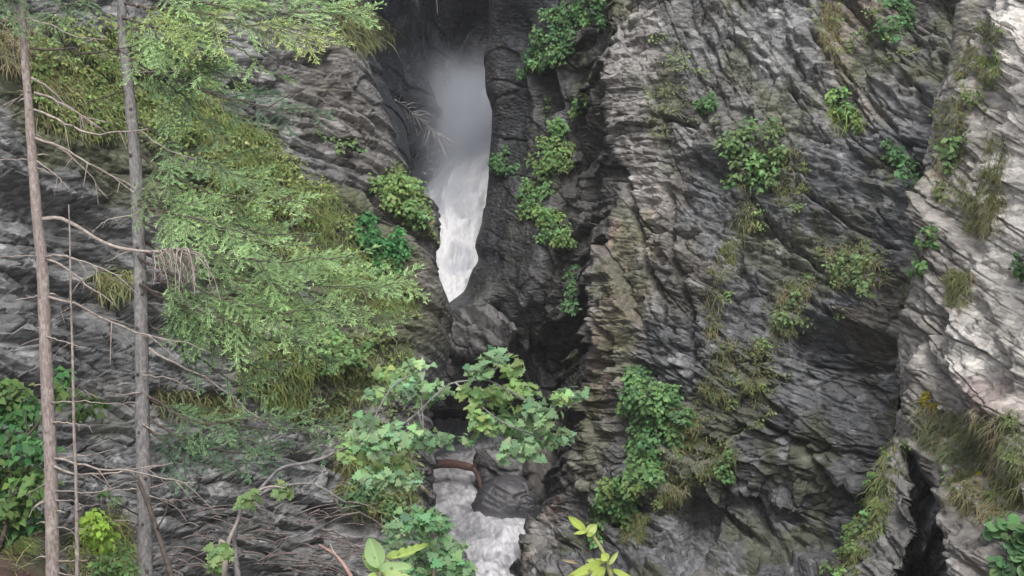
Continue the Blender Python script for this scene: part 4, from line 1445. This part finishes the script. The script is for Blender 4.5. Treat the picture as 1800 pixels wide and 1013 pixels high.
grass_patch('grass', 'grass and weeds on the soil bank at the lower left', [[(130, 940), (220, 900), (240, 1013), (120, 1013)], [(0, 930), (60, 960), (60, 1013), (0, 1013)]], 1900, .42, LG, 13, col2=TAN, wid=.010, hang=-.1)


def cover_patch(label, polys, n, size, col, seed, col2, name='ground_cover', thick=.16, cl_px=11):
    g = np.random.default_rng(4000 + seed)
    m = MB()
    for pl in polys:
        pl = np.asarray(pl, float)
        lo, hi = pl.min(0), pl.max(0)
        cl = g.uniform(lo, hi, (max(8, n // 22), 2))
        pick = g.integers(0, len(cl), n * 3)
        a = cl[pick] + g.normal(0, cl_px, (n * 3, 2)) * C3(1, .7)[:2]
        a = a[poly_mask(a[:, 0], a[:, 1], pl, 14) > g.uniform(.2, .8, n * 3)][:n]
        q = len(a)
        if not q:
            continue
        P = at(a[:, 0], a[:, 1], surf(a[:, 0], a[:, 1]) - thick * g.uniform(.05, 1, q))
        N = nrm(C3(0, -.5, .7) + .5 * g.standard_normal((q, 3)))
        T = nrm(np.stack([g.normal(0, .8, q), -g.uniform(0, .8, q), g.normal(-.3, .5, q)], -1))
        c = lerp(jcol(col, q, .25, .12, g), jcol(col2, q, .25, .12, g), sst(-.15, .25, fbm(P, 1.1, 2, seed))[:, None])
        m.inst(LEAF, P, T, N, size * g.uniform(.5, 1.3, q), c)
    return tag(m.build(name, M_LEAF), label, 'ground cover', None, 'stuff')


LFA, LFB, LFC = (.20, .29, .10), (.27, .34, .13), (.14, .17, .07)
cover_patch('fresh green small leaved ground cover on the mossy slope of the left cliff', [
    [(250, 120), (420, 200), (560, 300), (640, 390), (720, 470), (740, 560), (640, 600), (480, 560), (380, 430), (290, 320)],
    [(60, 20), (320, 40), (420, 120), (330, 260), (120, 250), (50, 150)]], 4200, .10, LFA, 1, LFB)
cover_patch('low leafy cover between the grass at the foot of the left cliff', [
    [(380, 560), (640, 590), (740, 600), (740, 760), (560, 760), (420, 700)], [(590, 740), (740, 770), (745, 900), (620, 920)], [(700, 280), (760, 370), (770, 430), (650, 330)]], 1500, .10, LFA, 2, LFC)
cover_patch('scattered tiny plants in the seams of the grey rock face', [
    [(1350, 200), (1430, 260), (1420, 360), (1320, 420), (1250, 620), (1225, 600), (1290, 380)], [(1225, 600), (1380, 580), (1400, 640), (1340, 760), (1230, 740)],
    [(1150, 760), (1300, 760), (1300, 860), (1150, 900)], [(1430, 420), (1560, 430), (1570, 520), (1370, 600)], [(1420, 0), (1640, 0), (1600, 120), (1440, 110)], [(1130, 20), (1260, 140), (1260, 220), (1140, 240)]], 520, .085, LFC, 3, LFA, cl_px=8)
cover_patch('olive weeds and moss along the rim of the buttress', [
    [(1690, 40), (1770, 20), (1740, 200), (1660, 200)], [(1640, 180), (1700, 180), (1700, 350), (1640, 380)], [(1600, 700), (1800, 730), (1800, 900), (1680, 880)], [(1560, 760), (1600, 780), (1570, 900), (1500, 1013), (1460, 1013)]], 520, .085, LFC, 4, LFA, cl_px=8)


cover_patch('brown leaf litter on the near soil bank', [[(-20, 930), (240, 900), (240, 1013), (-20, 1013)]], 900, .05, (.16, .10, .075), 5, (.24, .17, .12), 'leaf_litter', .03)


def flower(label, px, py, col):
    d = float(surf(px, py)) - .22
    c = at(px, py, d)
    t = thing('wild_flower', label, 'flower', c + C3(0, .2, -.15))
    m = MB()
    a = np.linspace(0, 2 * np.pi, 8, endpoint=False)
    Tn = np.stack([np.cos(a), 0 * a - .2, np.sin(a)], -1)
    m.inst(LEAF, np.repeat(c[None], 8, 0), Tn, np.repeat(C3(0, -1, .3)[None], 8, 0), .065, np.repeat(C3(*col)[None], 8, 0))
    m.build('petals', M_LEAF, t)
    m = MB()
    m.tube(np.array([c + C3(0, .22, -.16), c + C3(0, .1, -.04), c]), [.006, .006, .006], 5)
    m.build('stem', M_STEM, t)


flower('small yellow flower in the lower grass curtain of the buttress', 1721, 833, (.75, .62, .04))
flower('small white flower beside the yellow moss cushion', 1652, 716, (.72, .72, .66))

# ------------------------------------------------------------------ near shrubs on the bank


def stem_plant(name, label, cat, base, nodes, d, size, col, tpl, n, seed, radpx=None, stems=None, r0=.03, group=None, face=.45, col2=None, stem_mat=None):
    g = np.random.default_rng(3000 + seed)
    t = thing(name, label, cat, base, group)
    m = MB()
    for (x, y, r) in nodes:
        c = at(x, y, d + g.uniform(-.35, .35))
        rad = px2m(r, d)
        cc = np.asarray(col if col2 is None or g.uniform() < .65 else col2) * g.uniform(.82, 1.2)
        leaf_clump(m, c, rad, int(n * (r / 40) ** 2) + 3, size, cc, tpl, g, (1.15, .8, .72), face)
    m.build('foliage', M_LEAF, t)
    for s_ in stems:
        mm = MB()
        W_ = path(s_[0], s_[2] if len(s_) > 2 else d, d, 18)
        if s_[1]:
            W_ = np.vstack([base, base + (W_[0] - base) * .5 + C3(.05, .05, .1), W_])
        mm.tube(W_, np.linspace(r0 * (1 if s_[1] else (.6 if s_[0][0][0] < 640 else .33)), r0 * (.45 if s_[1] else .2), len(W_)), 7)
        mm.build('branch', stem_mat or M_TWIG, t)
    return t


def ground(px, py, d):
    p = at(px, py, d)
    return np.array([p[0], p[1], float(bank_z(p[0], p[1])) - .05])


MG, MG2 = (.20, .315, .165), (.23, .34, .13)
stem_plant('maple_tree', 'young maple spreading pale green lobed leaves in front of the stream', 'tree', ground(400, 1100, 9),
           [(690, 655, 30), (720, 675, 34), (760, 690, 34), (735, 640, 22), (665, 690, 24), (870, 622, 22), (895, 640, 26), (850, 650, 28), (905, 690, 40), (860, 700, 34), (830, 690, 26), (890, 740, 38), (940, 770, 36), (915, 790, 36), (975, 765, 30),
            (1008, 690, 24), (985, 700, 18), (960, 730, 28), (940, 715, 26), (850, 745, 24), (835, 725, 20), (700, 765, 38), (660, 780, 34), (740, 765, 34), (770, 775, 24), (625, 795, 26), (690, 815, 34), (660, 840, 26), (705, 845, 26), (640, 765, 24), (820, 770, 14), (640, 740, 20)],
           9.0, .062, MG, MAPLE, 60, 1,
           stems=[([(418, 1013), (412, 950), (424, 890)], True), ([(424, 890), (455, 862), (470, 846), (495, 822), (545, 812), (590, 795), (640, 775), (690, 760)], False),
                  ([(690, 760), (735, 725), (760, 700), (800, 672), (850, 668), (900, 690)], False), ([(735, 725), (745, 760), (740, 700)], False), ([(800, 672), (830, 700), (880, 740), (950, 770)], False),
                  ([(850, 668), (880, 640), (895, 620)], False), ([(900, 690), (960, 720), (1010, 690)], False), ([(545, 812), (580, 800), (600, 770)], False), ([(430, 890), (480, 858), (540, 850), (610, 884)], False),
                  ([(640, 775), (690, 680), (720, 660)], False)], r0=.022, col2=MG2, stem_mat=M_BARK2)
stem_plant('maple_tree', 'bushy maple sapling low beside the stream, right of the big pale leaf shoot', 'tree', ground(740, 1150, 8.6),
           [(735, 905, 30), (760, 925, 34), (705, 930, 28), (780, 960, 34), (740, 965, 34), (800, 990, 30), (765, 1005, 34), (810, 1015, 22), (720, 1005, 26), (690, 950, 18)], 8.6, .060, (.15, .275, .13), MAPLE, 66, 2,
           stems=[([(760, 1060), (765, 990), (755, 920)], True), ([(765, 990), (790, 970), (805, 985)], False)], r0=.02, col2=MG)
stem_plant('maple_sprig', 'small pale sprig of leaves drooping from the crooked bare branch, lower left', 'branch', ground(380, 1120, 8.9),
           [(385, 968, 16), (380, 985, 14), (372, 998, 8), (440, 872, 14), (428, 882, 9), (495, 856, 12), (505, 862, 9)], 8.9, .075, (.19, .27, .11), MAPLE, 60, 3,
           stems=[([(392, 1030), (400, 960), (422, 905), (424, 895)], True), ([(424, 895), (440, 872), (480, 855), (500, 858)], False), ([(400, 960), (388, 950), (384, 968)], False)], r0=.022)
stem_plant('hazel_bush', 'big dark leaved bush behind the pale spruce trunk, lower left edge', 'bush', ground(-10, 1000, 15.6),
           [(10, 690, 40), (45, 720, 40), (15, 760, 44), (55, 790, 38), (20, 830, 44), (60, 850, 36), (25, 890, 40), (60, 915, 28), (10, 930, 30), (100, 690, 26), (110, 660, 22), (-30, 720, 40), (-30, 820, 46), (150, 720, 22), (165, 700, 16)], 15.6, .13, (.065, .16, .055), LEAF, 120, 4,
           stems=[([(0, 960), (20, 880), (15, 760)], True), ([(20, 880), (50, 820), (45, 720)], False), ([(15, 800), (70, 740), (110, 665)], False)], r0=.03, col2=(.11, .19, .06), stem_mat=M_DTWIG)
stem_plant('yellow_bush', 'bright yellow green small bush between the two spruce trunks', 'bush', ground(165, 1060, 14.6),
           [(160, 905, 18), (175, 925, 24), (165, 945, 24), (190, 945, 18), (155, 920, 18), (182, 962, 14)], 14.6, .085, (.20, .32, .05), LEAF, 150, 5,
           stems=[([(168, 1040), (172, 985), (168, 930)], True), ([(170, 985), (185, 955), (192, 940)], False)], r0=.018, stem_mat=M_DTWIG)
stem_plant('weed_plant', 'soft green weeds under the yellow bush, beside the grey trunk', 'plant', ground(200, 1080, 14.4),
           [(200, 985, 26), (220, 1000, 24), (175, 1000, 24), (190, 1013, 24), (215, 965, 14), (185, 870, 14), (200, 880, 10)], 14.4, .07, (.10, .18, .06), LEAF, 150, 6,
           stems=[([(200, 1050), (204, 1000), (198, 970)], True), ([(202, 990), (196, 930), (188, 872)], False)], r0=.012, stem_mat=M_STEM)

# ------------------------------------------------------------------ dead brush, roots, spray
m = MB()
g = np.random.default_rng(55)
for k in range(120):
    x, y = g.uniform(290, 640), g.uniform(880, 1012)
    if g.uniform() > sst(860, 940, y + .1 * (x - 300)) + .15:
        continue
    a = g.normal(.1, .55) + (math.pi if g.uniform() < .4 else 0)
    l_ = g.uniform(20, 80)
    pts = [(x, y), (x + l_ * .5 * math.cos(a), y + l_ * .5 * math.sin(a) * .6 - 4), (x + l_ * math.cos(a + g.normal(0, .3)), y + l_ * math.sin(a) * .6)]
    pts = [(p[0], min(p[1], 1050)) for p in pts]
    d = min(float(surf(*p)) for p in pts) - g.uniform(.05, .5)
    m.tube(path(pts, d, d - g.uniform(-.2, .3), 7), np.linspace(g.uniform(.012, .024), .006, 7), 4)
o = m.build('brushwood', bark_mat('old_twig', (.10, .08, .075), (.24, .20, .185), (6, 6, 6), .3))
tag(o, 'tangle of dead twigs lying over the rock at the bottom left', 'brushwood', kind='stuff')

m = MB()
g = np.random.default_rng(66)
ico = (np.array([[1, 0, 0], [-1, 0, 0], [0, 1, 0], [0, -1, 0], [0, 0, 1], [0, 0, -1]], float), [], [[0, 2, 4], [2, 1, 4], [1, 3, 4], [3, 0, 4], [2, 0, 5], [1, 2, 5], [3, 1, 5], [0, 3, 5]])
for (x, y, d_, sx, sy, k) in [(760, 340, 53.2, 22, 28, 260), (745, 270, 54, 22, 30, 220), (790, 240, 55.5, 26, 22, 160)]:
    q = g.normal(0, 1, (k, 2))
    P = at(x + q[:, 0] * sx, y + q[:, 1] * sy, d_ - g.uniform(0, .5, k))
    m.inst(ico, P, nrm(g.standard_normal((k, 3))), nrm(g.standard_normal((k, 3))), g.uniform(.008, .026, k), np.full((k, 3), .9))
tag(m.build('splash_spray', M_FALL), 'white spray drops thrown up by the rushing water', 'spray', kind='stuff')

dg = thing('dead_branch', 'pale bare twiggy branch fallen against the dark inner wall, beside the waterfall', 'branch', at(690, 178, surf(690, 178)))
m = MB()
g = np.random.default_rng(77)
main = np.array([(694, 176), (715, 190), (738, 210), (758, 228), (776, 244)], float)
dm_ = surf(main[:, 0], main[:, 1])
dm_ = np.clip(dm_, 43, 53) - .35
W_ = pchip(np.arange(5), at(main[:, 0], main[:, 1], dm_), np.linspace(0, 4, 24))
m.tube(W_, np.linspace(.028, .01, 24), 5)
for k in range(46):
    i_ = g.integers(1, 22)
    v_ = nrm(W_[i_ + 1] - W_[i_]) * g.uniform(.3, 1) + C3(g.normal(0, .3), -.2, g.choice([-1, .7]) * g.uniform(.2, .9))
    l_ = g.uniform(.25, .8)
    t_ = np.linspace(0, 1, 7)[:, None]
    Q_ = W_[i_] + nrm(v_) * l_ * t_ + C3(0, 0, -.4) * l_ * t_ ** 2
    m.tube(Q_, np.linspace(.013, .006, 7), 4)
m.build('stem', bark_mat('bleached_twig', (.3, .29, .28), (.5, .48, .47), (6, 6, 6), .3), dg)

t = thing('hanging_root', 'pale root dangling into the dark cave mouth at the top edge', 'root', at(765, -30, surf(765, 2) - .3))
m = MB()
d = float(surf(765, 2)) - .3
m.tube(path([(760, -70), (764, -20), (768, 8), (769, 24)], d, d, 10), np.linspace(.05, .02, 10), 6)
m.build('stem', M_TWIG, t)
m = MB()
m.tube(path([(764, -20), (750, -4), (742, 3)], d, d, 7), np.linspace(.03, .012, 7), 5)
m.build('rootlet', M_TWIG, t)

sh = thing('bare_shoot', 'bare pinkish shoot rising at the bottom edge, left of the big pale leaves', 'shoot', ground(640, 1100, 5))
m = MB()
W_ = path([(640, 1060), (615, 1010), (592, 978), (562, 958)], 5, 5.1, 14)
b0 = np.array(sh['org'])
m.tube(np.vstack([b0, lerp(b0, W_[0], .5) + C3(.03, 0, .1), W_]), np.linspace(.011, .004, 16), 6)
m.build('stem', bark_mat('pink_shoot', (.22, .13, .11), (.40, .27, .24), (8, 8, 8), .2), sh)
m = MB()
m.tube(path([(592, 978), (584, 966), (580, 955)], 5, 5, 5), np.linspace(.004, .002, 5), 5)
m.build('twig', M_TWIG, sh)

# ------------------------------------------------------------------ near shoots with big leaves


def big_leaf(parent, base, tip, wpx, d, nv, col, curl=.12, bite=None, dt=0.0):
    b, t = at(*base, d), at(*tip, d + dt)
    ax = t - b
    ln = np.linalg.norm(ax)
    T = ax / ln
    N = nrm(C3(*nv) - T * np.dot(C3(*nv), T))
    Bv = np.cross(N, T)
    nu, nvv = 25, 13
    u = np.linspace(0, 1, nu)
    v = np.linspace(-1, 1, nvv)
    U, V_ = np.meshgrid(u, v, indexing='ij')
    half = px2m(wpx, d) * .5 * (np.sin(np.pi * np.clip(U, 0, 1) ** .82) ** .75)
    edge = 1 + .03 * np.sin(U * 46) * (np.abs(V_) > .9)
    if bite:
        for (bu, bs, bw, bd) in bite:
            edge = edge - bd * np.exp(-((U - bu) / bw) ** 2) * (np.sign(V_) == bs)
    vein = .012 * np.abs(np.sin((U * 9 - np.abs(V_) * 1.4) * np.pi)) * np.abs(V_)
    H = ln * (curl * np.sin(U * np.pi) * -.6 + .16 * np.abs(V_) * (1 - U * .5) - curl * U ** 2 + vein)
    P = b + T * (U * ln)[..., None] + Bv * (V_ * half * edge)[..., None] + N * H[..., None]
    c = np.broadcast_to(C3(*col), P.shape).copy()
    c *= (1 + .22 * np.exp(-(V_ / .1) ** 2) + .10 * fbm(P, 60, 3, 5) + 4 * vein)[..., None]
    spot = sst(.42, .5, fbm(P, 95, 2, int(abs(base[0])) % 90))
    c = lerp(c, C3(.12, .085, .04), (.7 * spot)[..., None])
    i = np.arange(nu - 1)[:, None] * nvv + np.arange(nvv - 1)[None]
    mesh_np('leaf', P.reshape(-1, 3), np.stack([i, i + 1, i + nvv + 1, i + nvv], -1).reshape(-1, 4), M_LEAF, parent, np.clip(c, .01, .8).reshape(-1, 3), True)


s1_ = thing('leafy_shoot', 'near shoot with pale broad oval leaves, one of them chewed, at the bottom edge', 'shoot', ground(672, 1100, 2.5))
b0 = np.array(s1_['org'])
m = MB()
W_ = path([(670, 1060), (668, 1013), (672, 998), (684, 984)], 2.5, 2.5, 12)
m.tube(np.vstack([b0, lerp(b0, W_[0], .5) + C3(.02, .02, 0), W_]), np.linspace(.006, .0028, 14), 7)
m.build('stem', M_STEM, s1_)
LC, LY = (.30, .43, .20), (.34, .46, .14)
big_leaf(s1_, (667, 997), (649, 943), 36, 2.5, (-.1, -.85, .5), LC, .06)
big_leaf(s1_, (682, 985), (754, 955), 22, 2.48, (.15, -.55, .85), LY, .1, [(.3, 1, .05, .5), (.48, 1, .04, .6), (.63, 1, .05, .4), (.8, 1, .04, .4), (.7, -1, .04, .3)])
big_leaf(s1_, (667, 1005), (726, 994), 28, 2.47, (0, -.6, .8), LC, .12)
big_leaf(s1_, (666, 1004), (637, 973), 22, 2.52, (-.4, -.7, .6), (.27, .40, .15), .1)
big_leaf(s1_, (672, 1012), (728, 1016), 20, 2.45, (0, -.5, .9), (.36, .47, .2), .1)
big_leaf(s1_, (664, 1012), (640, 1022), 20, 2.45, (-.2, -.5, .9), LY, .1)

s2_ = thing('leafy_shoot', 'near shoot of bright yellow green young leaves, right of the stream at the bottom edge', 'shoot', ground(1085, 1110, 2.3))
b0 = np.array(s2_['org'])
m = MB()
W_ = path([(1084, 1060), (1074, 1013), (1062, 975), (1048, 950), (1036, 934)], 2.3, 2.3, 14)
m.tube(np.vstack([b0, lerp(b0, W_[0], .5) + C3(.02, .02, 0), W_]), np.linspace(.006, .0022, 16), 7)
m.build('stem', M_STEM, s2_)
YG, YP = (.36, .45, .11), (.41, .49, .18)
big_leaf(s2_, (1028, 934), (998, 907), 15, 2.3, (.1, -.8, .6), YG, .08)
big_leaf(s2_, (1034, 936), (1008, 939), 10, 2.29, (0, -.5, .9), YG, .05)
big_leaf(s2_, (1032, 938), (1049, 922), 18, 2.29, (.3, -.8, .5), YP, .1)
big_leaf(s2_, (1036, 936), (1038, 944), 12, 2.28, (.1, -.8, .6), YG, .1)
big_leaf(s2_, (1068, 985), (1058, 972), 16, 2.28, (-.2, -.8, .5), YG, .1)
big_leaf(s2_, (1070, 992), (1087, 969), 9, 2.29, (.2, -.9, .4), YP, .05)
big_leaf(s2_, (1060, 992), (996, 1010), 22, 2.26, (-.2, -.55, .8), YG, .2)
big_leaf(s2_, (1064, 990), (1030, 985), 12, 2.3, (-.1, -.7, .7), YP, .1)
big_leaf(s2_, (1066, 1000), (1034, 1022), 22, 2.24, (0, -.6, .8), YG, .15)
big_leaf(s2_, (1075, 1005), (1114, 1016), 15, 2.27, (.2, -.5, .8), YG, .14)
big_leaf(s2_, (1020, 992), (985, 984), 6, 2.28, (-.1, -.8, .6), (.4, .34, .22), .05)

# ------------------------------------------------------------------ damp air of the gorge
bpy.context.view_layer.update()
lo_, hi_ = np.full(3, 1e9), np.full(3, -1e9)
for o_ in SC.objects:
    if o_.type == 'MESH':
        for c_ in o_.bound_box:
            q_ = np.array(o_.matrix_world @ Vector(c_))
            lo_, hi_ = np.minimum(lo_, q_), np.maximum(hi_, q_)
lo_, hi_ = lo_ - 1, hi_ + 1
HAZE = .0004
hv = np.array([[x, y, z] for z in (lo_[2], hi_[2]) for y in (lo_[1], hi_[1]) for x in (lo_[0], hi_[0])])
hm, N, Lk = newmat('damp_air')
ho = N.new('ShaderNodeOutputMaterial')
hp = N.new('ShaderNodeVolumePrincipled')
hp.inputs['Color'].default_value = (.93, .95, .98, 1)
hp.inputs['Density'].default_value = HAZE
Lk.new(hp.outputs[0], ho.inputs['Volume'])
o = mesh_np('haze', hv, np.array([[0, 2, 3, 1], [4, 5, 7, 6], [0, 1, 5, 4], [2, 6, 7, 3], [0, 4, 6, 2], [1, 3, 7, 5]]), hm)
tag(o, 'thin damp air filling the gorge', 'haze', None, 'stuff')
